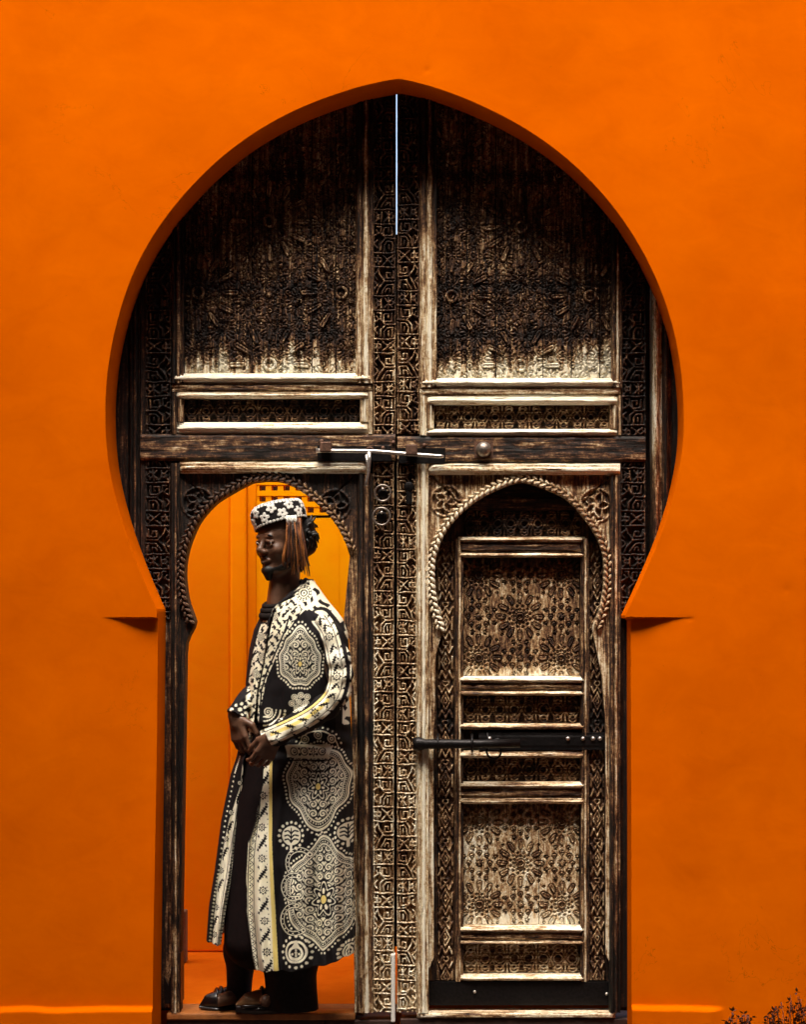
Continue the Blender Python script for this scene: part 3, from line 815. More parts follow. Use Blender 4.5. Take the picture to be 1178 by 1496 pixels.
# iron band, sliding bolt, ring and kick plate of the small door
xs_ = np.arange(627, 898.5, 4)
relief('kick_plate', wk, xs_, np.arange(1438, 1474, 2), lambda x, y: 0.002 * (fbm(x / 25, y / 12, 96) - 0.5), 0.0, IRON, WB - 0.012, YB)
relief('iron_band', wk, np.arange(700, 887, 3), np.arange(1071, 1098, 1.5), lambda x, y: 0.0025 * (fbm(x / 25, y / 9, 97) - 0.5) + 0.002 * (np.abs(y - 1084) < 8), 0.0, IRON, WB - 0.016, YB)
def rod(name, par, pts, rad, mat, n=12):
    V, F = tube(pts, rad, n); return mesh_np(name, V, F, mat, par)
def PW(x, y, yy): return P(x, y, 0) * np.array([1, 0, 1]) + np.array([0, yy, 0])
rod('bolt', wk, [PW(604, 1086, -0.03), PW(612, 1086, -0.03), PW(622, 1086, -0.03), PW(700, 1086, -0.026), PW(760, 1085, -0.02)], [0.022, 0.026, 0.018, 0.016, 0.016], IRON, 16)
for xk in (640, 690):
    rod('bolt_staple', wk, [PW(xk, 1074, 0.05), PW(xk, 1077, -0.035), PW(xk, 1086, -0.044), PW(xk, 1095, -0.035), PW(xk, 1098, 0.05)], 0.005, IRON, 8)
for xn in (716, 831, 853, 868, 878):
    rod('nail', wk, [PW(xn, 1080, 0.04), PW(xn, 1080, 0.030), PW(xn, 1080, 0.0265)], [0.008, 0.008, 0.003], STEEL, 8)
for xn, yn in ((694, 1452), (888, 1455)):
    rod('nail', wk, [PW(xn, yn, 0.045), PW(xn, yn, 0.036), PW(xn, yn, 0.033)], [0.006, 0.006, 0.002], STEEL, 8)
def ring(name, par, cx, cy, r, yy, rad, mat, tilt=0.0, n=28):
    V = []; F = []
    for i in range(n):
        a = 2 * math.pi * i / n
        for j in range(8):
            b_ = 2 * math.pi * j / 8
            rr = r + rad * math.cos(b_)
            V.append((rr * math.cos(a), rad * math.sin(b_) - tilt * rr * math.sin(a), rr * math.sin(a)))
            F.append((i * 8 + j, i * 8 + (j + 1) % 8, ((i + 1) % n) * 8 + (j + 1) % 8, ((i + 1) % n) * 8 + j))
    V = np.array(V) + PW(cx, cy, yy)
    return mesh_np(name, V, np.array(F), mat, par)
rod('hook', wk, [PW(712, 1070, -0.01), PW(714, 1082, -0.02), PW(728, 1079, -0.025), PW(738, 1088, -0.02)], 0.004, IRON, 8)
ring('pull_ring', wk, 722, 1098, 0.026, -0.002, 0.004, IRON)
# pale sill strip under it
mould('sill_strip', right, 609.3, 1479.4, 900, 1487, 0.0, RAIL, 0.72, 'h', yback=0.08)

RINGM = simple('handled_grey_iron', (0.30, 0.25, 0.21), 0.4, 0.7, 0.4, 120, 0.3)
# ---- hardware of the big leaves
relief('bolt_plate', left, np.arange(464, 576, 4), np.arange(652, 676, 2), 0.0, 0.0, IRON, -0.012, 0.0)
relief('bolt_plate', right, np.arange(583, 652, 4), np.arange(655, 678, 2), 0.0, 0.0, IRON, -0.012, 0.0)
bolt = [PW(x, y, -0.036) for x, y in ((463, 659.5), (500, 660), (545, 660.5), (590, 664), (630, 667), (649, 668))]
rod('bolt', left, spline(bolt, 16), np.r_[0.009, [0.0075] * 14, 0.004], STEEL, 12)
def staple(par, x, y, w=17, mat=None):
    V, F = box(*(PW(x - w / 2, y, 0)[0], PW(x + w / 2, y, 0)[0]), -0.05, 0.0, PW(x, y + 7, 0)[2], PW(x, y - 8, 0)[2])
    bevel_obj(mesh_np('bolt_staple', V, F, mat or RUST, par, smooth=False), 0.004)
staple(left, 477, 655); staple(right, 602, 659)
rod('bolt_handle', left, [PW(540, 662, -0.046), PW(541, 674, -0.05), PW(540, 690, -0.05), PW(537, 703, -0.045), PW(536.5, 711, -0.042)], [0.009, 0.0065, 0.005, 0.005, 0.0085], STEEL, 10)
rod('bolt_handle', left, [PW(536, 666, -0.046), PW(538, 680, -0.045), PW(538, 690, -0.046)], [0.005, 0.004, 0.003], STEEL, 8)
ring('bolt_collar', left, 541, 660, 0.012, -0.036, 0.004, RUST)
for (cx, cy, r) in ((559.6, 721, 0.029), (558, 755, 0.031)):
    rod('ring_plate', left, [PW(cx, cy, 0.0), PW(cx, cy, -0.006), PW(cx, cy, -0.009)], [r * 0.66, r * 0.66, r * 0.45], IRON, 24)
    ring('knocker_ring', left, cx, cy, r, -0.018, 0.0042, RINGM, 0.12)
    rod('knocker_stud', left, [PW(cx, cy - 6, -0.005), PW(cx, cy - 6, -0.022)], [0.007, 0.005], STEEL, 8)
rod('keyhole_plate', right, [PW(598, 711, -0.001), PW(598, 711, -0.006), PW(598, 711, -0.008)], [0.018, 0.018, 0.015], IRON, 20)
relief('keyhole_plate_tail', right, np.arange(593.5, 602.6, 1.5), np.arange(715, 737, 3), 0.0, 0.0, IRON, -0.006, 0.0)
# round iron boss on the middle rail
t = np.linspace(0, 1, 9)
rod('boss', right, [PW(707, 657, -0.008 - 0.034 * q) for q in t], 0.0285 * np.sqrt(np.clip(1 - t ** 2.4, 0.02, 1)), RINGM, 22)
relief('boss_plate', right, np.arange(693, 722, 2), np.arange(645, 671, 2), 0.0, 0.0, RUST, -0.012, 0.0)
for (x, y, w) in ((560, 655, 9), (470, 645, 8), (575, 647, 6), (620, 651, 10)):
    pr = left if x < 578 else right
    rod('nail', pr, [PW(x, y, -0.004), PW(x, y, -0.014), PW(x, y, -0.017)], [0.008, 0.008, 0.003], RUST, 8)
# iron shoe at the foot of the left leaf
slab('iron_shoe', left, [(241, 1466), (240, 1425), (246, 1440), (250, 1418), (262, 1392), (264, 1392), (264, 1466)], -0.006, 0.084, IRON)
# meeting batten behind the joint, on the right leaf
V, F = box(PW(573, 0, 0)[0], PW(588, 0, 0)[0], 0.081, 0.105, PW(0, 1388, 0)[2], PW(0, 336, 0)[2])
mesh_np('meeting_batten', V, F, WV, right, {'bleach': np.full(len(V), 0.1)}, smooth=False)

# fixed jamb boards either side of the leaves
jl = thing('gate_jamb', 'dark upright jamb boards left of the gate, in the curve of the arch', 'door jamb', P(187, 1480, 0.05), 'fixed jambs of the gate')
jr = thing('gate_jamb', 'upright jamb boards right of the gate, with one pale rounded edge', 'door jamb', P(975, 1480, 0.05), 'fixed jambs of the gate')
slab('back_board', jr, [(930, 134), (930, 1479), (1006, 1479), (1006, 134)], 0.102, 0.125, WV, 0.05)
slab('back_board', jl, [(150, 134), (150, 1479), (214, 1479), (214, 134)], 0.102, 0.125, WV, 0.05)
def jb(par, x0, x1, prof, bl, y0=134, yf=0.012):
    mould('board', par, x0, y0, x1, 1479, yf, prof, bl, 'v', yback=0.10)
jb(jl, 160, 187, FLAT, lambda x, y: 0.11 + 0.2 * (fbm(x / 4, y / 80, 101) - 0.5))
jb(jl, 187.6, 203.6, BEAD, lambda x, y: 0.15 + 0.2 * (fbm(x / 4, y / 80, 102) - 0.5))
ROUND = [(0, 0), (0.15, 0.018), (0.35, 0.026), (0.6, 0.02), (0.8, 0.004), (1, 0)]
jb(jr, 954, 968, ROUND, lambda x, y: 0.72 - 0.3 * sstep(640, 700, y) + 0.2 * (fbm(x / 3, y / 90, 103) - 0.5))
jb(jr, 968.5, 982, ROUND, lambda x, y: 0.24 + 0.35 * (fbm(x / 3, y / 90, 104) - 0.5))
jb(jr, 982.5, 1005, FLAT, 0.06)

# ------------------------------------------------------------------ sills, courtyard
SILLW = wood('oiled_sill_wood', (6, 90, 90))
def boxpart(name, par, x0, x1, y0, y1, z0, z1, mat, bleach=0.3, bev=0.004, kind=None):
    V, F = box(x0, x1, y0, y1, z0, z1)
    o = mesh_np(name, V, F, mat, par, {'bleach': np.full(8, bleach)}, smooth=False)
    if bev: bevel_obj(o, bev)
    return o
SILL = simple('orange_stained_sill', (0.33, 0.115, 0.025), 0.55, 0, 0.45, 14, 0.3)
DARKST = simple('dark_brown_step', (0.035, 0.013, 0.007), 0.7, 0, 0.5, 20, 0.3)
sill = thing('door_sill', 'orange stained wooden sill under the open small doorway, the man standing on it', 'door sill', P(391, 1480, 0.08))
xl, xr = P(243.5, 0)[0], P(531, 0)[0]
boxpart('sill_board', sill, xl, xr, 0.086, 0.17, -0.05, 0.0, SILL)
boxpart('sill_nosing', sill, xl, P(519, 0)[0], -0.012, 0.0845, -0.025, 0.001, SILL, bev=0.006)
step = thing('door_step', 'low dark brown step running below the gate', 'step', P(580, 1500, -0.05))
boxpart('riser_board', step, xl, P(475, 0)[0], -0.004, 0.168, -0.16, -0.0265, DARKST)
boxpart('riser_board', step, P(475, 0)[0] + 0.002, P(575, 0)[0], -0.002, 0.168, -0.16, -0.0265, DARKST)
boxpart('riser_board', step, P(585, 0)[0], P(928, 0)[0], -0.002, 0.168, -0.16, -0.021, DARKST)
FLOOR = plaster('orange_floor_paint', (0.62, 0.125, 0.004), (0.55, 0.10, 0.003), (0.68, 0.15, 0.006), 2.0)
V, F = box(-5.5, 5.5, 0.172, 9, -0.16, -0.001)
tag(mesh_np('courtyard_floor', V, F, FLOOR, smooth=False), kind='structure')

YC = 1.29
cw = thing('courtyard_wall', 'bright yellow orange courtyard wall behind the doorway, with a pierced brick grille near its top', 'wall', P(393, 1390, YC))
zc1 = 3.05
def xz(px, y): return P(px, 900, y)[0]
gx0, gx1 = xz(374.5, YC), xz(374.5 + 17.6 * 7, YC)
gz1, gz0 = P(0, 704.5, YC)[2], P(0, 704.5 + 16.1 * 3, YC)[2]
boxpart('wall_body', cw, -3.4, xz(337, YC), YC - 0.02, YC + 0.14, 0.0, zc1, ORANGE3, bev=0.01)
boxpart('pilaster', cw, xz(337, YC), xz(361, YC), YC - 0.035, YC + 0.14, 0.0, zc1, plaster('pilaster_limewash', (0.93, 0.30, 0.002), (0.90, 0.26, 0.002), (0.95, 0.34, 0.002)), bev=0.012)
boxpart('pilaster_edge', cw, xz(361, YC), gx0, YC - 0.012, YC + 0.14, 0.0, zc1, ORANGE3, bev=0.006)
pc = [box(gx0, gx1, YC, YC + 0.14, 0.0, gz0), box(gx0, gx1, YC, YC + 0.14, gz1, zc1)]
V, F = join_vf(pc); mesh_np('wall_body', V, F, ORANGE2, cw, smooth=False)
boxpart('wall_body', cw, gx1, xz(541, YC), YC, YC + 0.14, 0.0, zc1, ORANGE2, bev=0.0)
boxpart('wall_body', cw, xz(541, YC), 0.9, YC, YC + 0.14, 0.0, zc1, ORANGE2, bev=0.006)
boxpart('wall_joint', cw, xz(493.2, YC), xz(495, YC), YC - 0.004, YC, 0.0, gz0, ORANGE2, bev=0.0)
nxh, nzh = 7, 3
cwd, chh = (gx1 - gx0) / nxh, (gz1 - gz0) / nzh
bars = [box(gx0, gx1, YC, YC + 0.09, gz0 + j * chh - chh * 0.24, gz0 + j * chh + chh * 0.24) for j in range(0, nzh + 1)]
for b_ in bars[:]: pass
V, F = join_vf(bars); mesh_np('grille_course', V, F, ORANGE2, cw, smooth=False)
base_bar = None
for i in range(nxh + 1):
    for j in range(nzh):
        xc_ = gx0 + i * cwd
        V, F = box(-cwd * 0.24, cwd * 0.24, 0, 0.086, 0, chh * 0.52)
        if base_bar is None:
            base_bar = mesh_np('grille_block', V, F, ORANGE2, None, smooth=False); base_bar.parent = cw
            ob = base_bar
        else:
            ob = base_bar.copy(); COL.objects.link(ob)
        ob.location = (xc_ - cw['_org'][0], YC + 0.002 - cw['_org'][1], gz0 + j * chh + chh * 0.24 - cw['_org'][2])
boxpart('dark_backing', cw, gx0 - 0.05, gx1 + 0.05, YC + 0.45, YC + 0.5, gz0 - 0.3, gz1 + 0.1, DARKST, bev=0)  # thin dark sheet standing in for the shade seen through the grille
bol = thing('stub_post', 'short grey wooden stub post beside the left edge of the doorway', 'post', P(266, 1390, 1.0))
x_ = xz(267, 1.0)
boxpart('post', bol, x_ - 0.05, x_ + 0.012, 1.0, 1.06, 0.0, P(0, 1331, 1.0)[2], simple('grey_brown_post', (0.16, 0.09, 0.035), 0.8), bev=0.006)
ped = thing('light_sliver', 'bright light through the gap, put in as a thin white stake standing in the foot of the gap between the gate leaves', 'sliver', P(574.5, 1486, 0.0))
boxpart('sliver', ped, P(571.8, 0, 0)[0], P(577.6, 0, 0)[0], -0.020, 0.03, P(0, 1492, 0)[2], P(0, 1393, 0)[2], WHITE, bev=0.003)  # white strip painted as the bright light through the gap

# ------------------------------------------------------------------ signed distance modelling for the person
def surface_nets(Fv, org, h):
    nx, ny, nz = Fv.shape
    ins = Fv < 0
    cnt = np.zeros((nx - 1, ny - 1, nz - 1), np.uint8)
    for a in (0, 1):
        for b in (0, 1):
            for c in (0, 1):
                cnt += ins[a:nx - 1 + a, b:ny - 1 + b, c:nz - 1 + c]
    act = (cnt > 0) & (cnt < 8)
    I, J, K = np.nonzero(act)
    acc = np.zeros((len(I), 3)); num = np.zeros(len(I))
    cor = [(0, 0, 0), (1, 0, 0), (0, 1, 0), (1, 1, 0), (0, 0, 1), (1, 0, 1), (0, 1, 1), (1, 1, 1)]
    for p in range(8):
        for q in range(p + 1, 8):
            A, B = cor[p], cor[q]
            if sum(abs(A[i] - B[i]) for i in range(3)) != 1: continue
            fa = Fv[I + A[0], J + A[1], K + A[2]]; fb = Fv[I + B[0], J + B[1], K + B[2]]
            m = (fa < 0) != (fb < 0)
            t = np.where(m, fa / np.where(m, fa - fb, 1), 0)
            for i in range(3):
                acc[:, i] += np.where(m, A[i] + t * (B[i] - A[i]), 0)
            num += m
    Vt = (np.stack([I, J, K], 1) + acc / num[:, None]) * h + np.array(org)
    vid = np.full(act.shape, -1, np.int64); vid[I, J, K] = np.arange(len(I))
    Fc = []
    for ax in range(3):
        s0 = [slice(None)] * 3; s1 = [slice(None)] * 3
        s0[ax] = slice(0, -1); s1[ax] = slice(1, None)
        ch = ins[tuple(s0)] != ins[tuple(s1)]
        u, v = [(1, 2), (2, 0), (0, 1)][ax]
        idx = np.array(np.nonzero(ch)).T
        ok = (idx[:, u] > 0) & (idx[:, v] > 0) & (idx[:, u] < Fv.shape[u] - 1) & (idx[:, v] < Fv.shape[v] - 1)
        idx = idx[ok]
        e = np.eye(3, dtype=int)
        def g(du, dv):
            k = idx - du * e[u] - dv * e[v]; return vid[k[:, 0], k[:, 1], k[:, 2]]
        q = np.stack([g(1, 1), g(0, 1), g(0, 0), g(1, 0)], 1)
        inside0 = ins[idx[:, 0], idx[:, 1], idx[:, 2]]
        q[~inside0] = q[~inside0][:, ::-1]
        Fc.append(q)
    return Vt, np.vstack(Fc)

class Field:
    def __init__(s, lo, hi, h):
        s.lo = np.array(lo, float); s.h = h
        s.n = np.ceil((np.array(hi) - s.lo) / h).astype(int) + 1
        s.F = np.full(s.n, 0.5, np.float32)
    def _sl(s, lo, hi):
        a = np.clip(np.floor((np.array(lo) - s.lo) / s.h).astype(int), 0, s.n - 1)
        b = np.clip(np.ceil((np.array(hi) - s.lo) / s.h).astype(int) + 1, 1, s.n)
        if (b <= a).any(): return None, None
        ax = [(np.arange(a[i], b[i]) * s.h + s.lo[i]).astype(np.float32) for i in range(3)]
        return tuple(slice(a[i], b[i]) for i in range(3)), np.meshgrid(*ax, indexing='ij')
    def op(s, fn, lo, hi, k=0.01, sub=False):
        sl, G = s._sl(np.array(lo) - k * 2 - 0.01, np.array(hi) + k * 2 + 0.01)
        if sl is None: return
        d = fn(*G).astype(np.float32); F = s.F[sl]
        if sub:
            d = -d; hh = np.clip(0.5 + 0.5 * (F - d) / -k, 0, 1) if False else np.clip(0.5 - 0.5 * (F - d) / k, 0, 1)
            s.F[sl] = F * (1 - hh) + d * hh + k * hh * (1 - hh)
        else:
            hh = np.clip(0.5 + 0.5 * (F - d) / k, 0, 1)
            s.F[sl] = F * (1 - hh) + d * hh - k * hh * (1 - hh)
    def cap(s, a, b, ra, rb, k=0.01, sub=False, flat=None):
        a = np.array(a, float); b = np.array(b, float); R = max(ra, rb)
        ab = b - a; L = ab.dot(ab) + 1e-12
        def fn(X, Y, Z):
            t = np.clip(((X - a[0]) * ab[0] + (Y - a[1]) * ab[1] + (Z - a[2]) * ab[2]) / L, 0, 1)
            return np.sqrt((X - a[0] - t * ab[0]) ** 2 + (Y - a[1] - t * ab[1]) ** 2 + (Z - a[2] - t * ab[2]) ** 2) - (ra + (rb - ra) * t)
        s.op(fn, np.minimum(a, b) - R, np.maximum(a, b) + R, k, sub)
    def ell(s, c, R, fr, k=0.01, sub=False):
        """ellipsoid, radii R along the rows of fr"""
        c = np.array(c, float); fr = np.array(fr, float); m = max(R)
        def fn(X, Y, Z):
            q = [((X - c[0]) * f[0] + (Y - c[1]) * f[1] + (Z - c[2]) * f[2]) for f in fr]
            k0 = np.sqrt(sum((q[i] / R[i]) ** 2 for i in range(3))) + 1e-6
            k1 = np.sqrt(sum((q[i] / R[i] ** 2) ** 2 for i in range(3))) + 1e-6
            return k0 * (k0 - 1) / k1
        s.op(fn, c - m, c + m, k, sub)
    def mesh(s): return surface_nets(s.F, s.lo, s.h)

def norm(v): v = np.array(v, float); return v / np.linalg.norm(v)

person = thing('person', 'man in a black and cream paisley robe and crochet cap standing in the open doorway', 'person', P(405, 1478, 0.02))
SKIN = simple('dark_brown_skin', (0.125, 0.060, 0.034), 0.44, 0, 0.30, 22, 0.12, 0.5)

Hc = P(411, 793, -0.06)
ya = math.radians(43)
fwd = norm((-math.sin(ya), -math.cos(ya), -0.06)); upv = np.array([0, 0, 1.0]); lat = norm(np.cross(upv, fwd)); upv = norm(np.cross(fwd, lat))
# lat is the man's left, towards the camera
def HH(a, b, c): return Hc + a * fwd + b * lat + c * upv
fr = (fwd, lat, upv)
B = Field(P(318, 726, 0) * [1, 0, 1] + [0, -0.36, -2.0], [P(520, 0, 0)[0], 0.28, P(0, 726, 0)[2]], 0.003)
B = Field([P(318, 0, 0)[0], -0.36, -0.03], [P(520, 0, 0)[0], 0.26, P(0, 726, 0)[2]], 0.003)
def sph(a, b, c, r, k=0.008, sub=False): B.ell(HH(a, b, c), (r, r, r), fr, k, sub)
B.ell(HH(-0.016, 0, 0.035), (0.096, 0.074, 0.092), fr)
B.ell(HH(0.030, 0, -0.035), (0.055, 0.056, 0.078), fr, 0.02)
B.ell(HH(0.035, 0, 0.03), (0.052, 0.058, 0.05), fr, 0.015)
B.cap(HH(-0.01, 0.048, -0.055), HH(0.055, 0.018, -0.095), 0.020, 0.018, 0.02)
B.cap(HH(-0.01, -0.048, -0.055), HH(0.055, -0.018, -0.095), 0.020, 0.018, 0.02)
B.ell(HH(0.070, 0, -0.093), (0.019, 0.022, 0.018), fr, 0.015)
B.cap(HH(0.079, -0.030, 0.024), HH(0.079, 0.030, 0.024), 0.0105, 0.0105, 0.010)
for sg in (-1, 1):
    B.ell(HH(0.088, sg * 0.031, 0.004), (0.014, 0.018, 0.012), fr, 0.008, True)
    B.ell(HH(0.056, sg * 0.040, -0.024), (0.022, 0.021, 0.019), fr, 0.028)
    B.ell(HH(0.074, sg * 0.031, 0.004), (0.013, 0.0135, 0.013), fr, 0.002)
    B.cap(HH(0.086, sg * 0.018, 0.0105), HH(0.079, sg * 0.044, 0.0075), 0.0050, 0.0042, 0.004); B.cap(HH(0.085, sg * 0.019, -0.0085), HH(0.078, sg * 0.042, -0.0080), 0.0038, 0.0032, 0.004)
    B.ell(HH(-0.012, sg * 0.076, -0.008), (0.018, 0.009, 0.030), fr, 0.006)
    B.ell(HH(0.094, sg * 0.0135, -0.030), (0.011, 0.0095, 0.0085), fr, 0.005)
    B.cap(HH(0.088, sg * 0.001, -0.0535), HH(0.079, sg * 0.023, -0.060), 0.0078, 0.0040, 0.004)
    B.cap(HH(0.089, sg * 0.001, -0.0665), HH(0.079, sg * 0.020, -0.0625), 0.0090, 0.0045, 0.004)
B.cap(HH(0.084, 0, 0.016), HH(0.103, 0, -0.020), 0.0075, 0.0115, 0.009)
B.ell(HH(0.101, 0, -0.025), (0.0125, 0.0125, 0.0105), fr, 0.006)
B.cap(HH(0.096, -0.018, -0.0598), HH(0.096, 0.018, -0.0598), 0.0018, 0.0018, 0.003, True)
# neck, chest and arms
B.cap(HH(-0.020, 0, -0.07), P(412, 893, -0.03), 0.052, 0.060, 0.02)
B.cap(HH(0.035, 0.0, -0.13), P(402, 893, -0.09), 0.016, 0.02, 0.03)
B.ell(P(430, 980, 0.0), (0.13, 0.16, 0.25), np.eye(3), 0.03)
B.ell(P(432, 1130, 0.0), (0.13, 0.15, 0.20), np.eye(3), 0.03)
Ls, Le, Lw = P(470, 918, -0.14), P(494, 1012, -0.235), P(402, 1075, -0.25)
Rs, Re, Rw = P(405, 925, 0.08), P(384, 1000, 0.05), P(344, 1046, -0.11)
B.cap(Ls, Le, 0.030, 0.024, 0.02); B.cap(Le, Lw, 0.023, 0.022, 0.01)
B.cap(Rs, Re, 0.040, 0.032, 0.02); B.cap(Re, Rw, 0.031, 0.025, 0.01)
for (hx, hy, kx, ky, ax, ay) in ((422, -0.05, 420, -0.03, 418, 0.0), (400, 0.06, 372, 0.06, 348, 0.075)):
    B.cap(P(hx, 1160, hy), P(kx, 1310, ky), 0.085, 0.055, 0.02); B.cap(P(kx, 1310, ky), P(ax, 1448, ay), 0.052, 0.035, 0.01)
    B.cap(P(ax, 1455, ay), P(ax - 30, 1462, ay - 0.07), 0.028, 0.022, 0.01)

def hand(wrist, d, side, nrm, curl, spread=0.0, sc=1.0, thumb_open=0.6):
    """palm, four fingers of unequal length and a thumb off the side; nrm is the way the palm faces"""
    d = norm(d); side = norm(side - d * np.dot(side, d)); nrm = norm(np.cross(d, side)) * (1 if np.dot(np.cross(d, side), nrm) > 0 else -1)
    w = np.array(wrist)
    k = w + d * 0.088 * sc
    B.cap(w - d * 0.01, w + d * 0.03 * sc, 0.024 * sc, 0.024 * sc, 0.012)
    for j, off in enumerate((-0.030, -0.010, 0.010, 0.030)):
        B.cap(w + d * 0.02 + side * off * 0.6, k + side * off * sc * 1.0 - d * 0.004 * abs(j - 1.6), 0.0135 * sc, 0.0115 * sc, 0.012)
    lens = (0.072, 0.088, 0.094, 0.082); rad = (0.0078, 0.0088, 0.0092, 0.0090)
    for j, off in enumerate((-0.031, -0.0105, 0.0105, 0.031)):
        p = k + side * off * sc - d * 0.004 * abs(j - 1.6); L = lens[j] * sc
        dirn = norm(d + side * off * spread * 8); ang = curl[0] * (1 + 0.1 * (1.5 - j))
        r = rad[j] * sc
        for seg, fr_ in enumerate((0.45, 0.31, 0.24)):
            dd = dirn * math.cos(ang) + nrm * math.sin(ang)
            q = p + dd * L * fr_
            B.cap(p, q, r * (1 - 0.08 * seg), r * (1 - 0.08 * (seg + 1)), 0.0035)
            p = q; ang += curl[1 + min(seg, 1)]
    t0 = w + d * 0.022 * sc + side * 0.026 * sc + nrm * 0.006
    t1 = t0 + (d * 0.6 + side * thumb_open + nrm * 0.35) * 0.040 * sc
    t2 = t1 + norm(d * 0.95 + side * 0.15 + nrm * 0.3) * 0.034 * sc
    t3 = t2 + norm(d * 1.0 - side * 0.05 + nrm * 0.35) * 0.026 * sc
    B.cap(t0, t1, 0.0155 * sc, 0.0118 * sc, 0.012); B.cap(t1, t2, 0.0112 * sc, 0.0100 * sc, 0.004); B.cap(t2, t3, 0.0100 * sc, 0.0078 * sc, 0.004)
hand(Rw, (0.20, -0.10, -1.0), np.array([0.75, -0.62, 0.1]), np.array([0.6, 0.75, 0.0]), (0.30, 0.45, 0.40), 0.15, 0.98, 0.75)
hand(Lw, (-0.50, 0.12, -0.86), np.array([-0.75, -0.35, 0.5]), np.array([0.1, 0.95, -0.1]), (0.35, 0.55, 0.45), 0.1, 0.95, 0.4)
V, F = B.mesh()
# an orange tint on nothing; plain skin
body = mesh_np('body', V, F, SKIN, person)
del B

def sdf_part(name, lo, hi, h, prims, mat, parent=person, disp=None):
    f = Field(lo, hi, h)
    for p in prims: p(f)
    V, F = f.mesh()
    return mesh_np(name, V, F, mat, parent)

# eyes
EYEW = simple('eye_white', (0.62, 0.56, 0.48), 0.25, 0, 0.05, 30, 0)
IRIS = simple('dark_iris', (0.012, 0.006, 0.004), 0.15, 0, 0.1, 30, 0)
def sphere_vf(c, r, sx=1, sy=1, sz=1, n=16):
    th = np.linspace(0, np.pi, n // 2 + 1); ph = np.linspace(0, 2 * np.pi, n, endpoint=False)
    V = np.array([(math.sin(t) * math.cos(p) * sx, math.sin(t) * math.sin(p) * sy, math.cos(t) * sz) for t in th for p in ph]) * r + np.array(c)
    F = [(i * n + j, (i + 1) * n + j, (i + 1) * n + (j + 1) % n, i * n + (j + 1) % n) for i in range(n // 2) for j in range(n)]
    return V, np.array(F)
for sg in (-1, 1):
    c = HH(0.0790, sg * 0.0315, 0.0010)
    V, F = sphere_vf(c, 0.0104); e = mesh_np('eye', V, F, EYEW, person)
    e['_org'] = list(person['_org'])
    V, F = sphere_vf(c + 0.0072 * norm(fwd * 1.0 + lat * 0.12 - upv * 0.3), 0.0050); mesh_np('iris', V, F, IRIS, e)
    # lids and brow
    for (c0, r0) in (((0.0075, 0.0026),) if sg > 0 else ()):
        pts = [HH(0.0815 + 0.009 * math.cos(t), sg * 0.0315 + 0.0165 * math.sin(t), c0 * (0.35 + 0.65 * math.cos(t))) for t in np.linspace(-1.35, 1.35, 9)]
        V, F = tube(pts, r0, 8); mesh_np('eyelid', V, F, SKIN, person)
HAIR = simple('black_hair', (0.008, 0.006, 0.005), 0.5, 0, 0.4, 200, 0.3, 0.4)
HAIRO, nt_h, b_h = new_mat('copper_hair')
at_h = nd(nt_h, 'ShaderNodeAttribute', attribute_name='col')
n_h = noise(nt_h, nd(nt_h, 'ShaderNodeTexCoord').outputs['Object'], 60, (1, 1, 0.4), 3)
r_h = ramp(nt_h, [(0.25, (0.012, 0.006, 0.004)), (0.5, (0.10, 0.030, 0.010)), (0.72, (0.34, 0.115, 0.025)), (0.95, (0.52, 0.22, 0.06))], mth(nt_h, 'ADD', mth(nt_h, 'MULTIPLY', at_h.outputs['Fac'], 0.55), mth(nt_h, 'MULTIPLY', n_h, 0.5)))
nt_h.links.new(r_h.outputs[0], b_h.inputs['Base Color']); b_h.inputs['Roughness'].default_value = 0.55
for sg in (-1, 1):
    pts = [HH(0.0865 - 0.004 * abs(t) - (0.006 if sg < 0 else 0.0), sg * (0.016 + 0.032 * (t * 0.5 + 0.5)), 0.025 + 0.004 * (1 - t * t)) for t in np.linspace(-1, 1, 7)]
    V, F = tube(pts, [0.002, 0.0035, 0.004, 0.004, 0.0035, 0.003, 0.0015], 6); mesh_np('eyebrow', V, F, HAIR, person)
# beard along the jaw and chin, moustache
pr = [lambda f: f.cap(HH(0.076, 0.004, -0.098), HH(0.068, 0, -0.122), 0.020, 0.013, 0.012),
      lambda f: f.cap(HH(0.072, 0.012, -0.096), HH(0.020, 0.050, -0.078), 0.0150, 0.0165, 0.01),
      lambda f: f.cap(HH(0.072, -0.012, -0.096), HH(0.020, -0.050, -0.078), 0.0150, 0.0165, 0.01),
      lambda f: f.cap(HH(0.020, 0.052, -0.078), HH(-0.008, 0.066, -0.030), 0.012, 0.010, 0.01),
      lambda f: f.cap(HH(0.089, -0.018, -0.0475), HH(0.0965, 0.0, -0.0445), 0.0028, 0.0028, 0.002),
      lambda f: f.cap(HH(0.089, 0.018, -0.0475), HH(0.0965, 0.0, -0.0445), 0.0028, 0.0028, 0.002)]
sdf_part('beard', Hc - 0.14, Hc + 0.13, 0.0028, pr, HAIR)
# close dark hair on the back of the skull, then the gathered locks
pr = [lambda f: f.ell(HH(-0.026, 0.0, 0.022), (0.094, 0.080, 0.088), fr, 0.01),
      lambda f: f.cap(HH(-0.075, 0.02, -0.02), HH(-0.055, 0.02, -0.085), 0.035, 0.028, 0.02),
      lambda f: f.cap(P(448, 768, -0.02), P(452, 800, -0.01), 0.030, 0.026, 0.02)]
def cutf(f):
    sl, G = f._sl(f.lo, f.lo + f.h * f.n)
    a = (G[0] - Hc[0]) * fwd[0] + (G[1] - Hc[1]) * fwd[1] + (G[2] - Hc[2]) * fwd[2]
    c = (G[0] - Hc[0]) * upv[0] + (G[1] - Hc[1]) * upv[1] + (G[2] - Hc[2]) * upv[2]
    f.F[:] = np.maximum(f.F, np.minimum(a - 0.005, a - 0.02))
    f.F[:] = np.maximum(f.F, (c - 0.095))
pr.append(cutf)
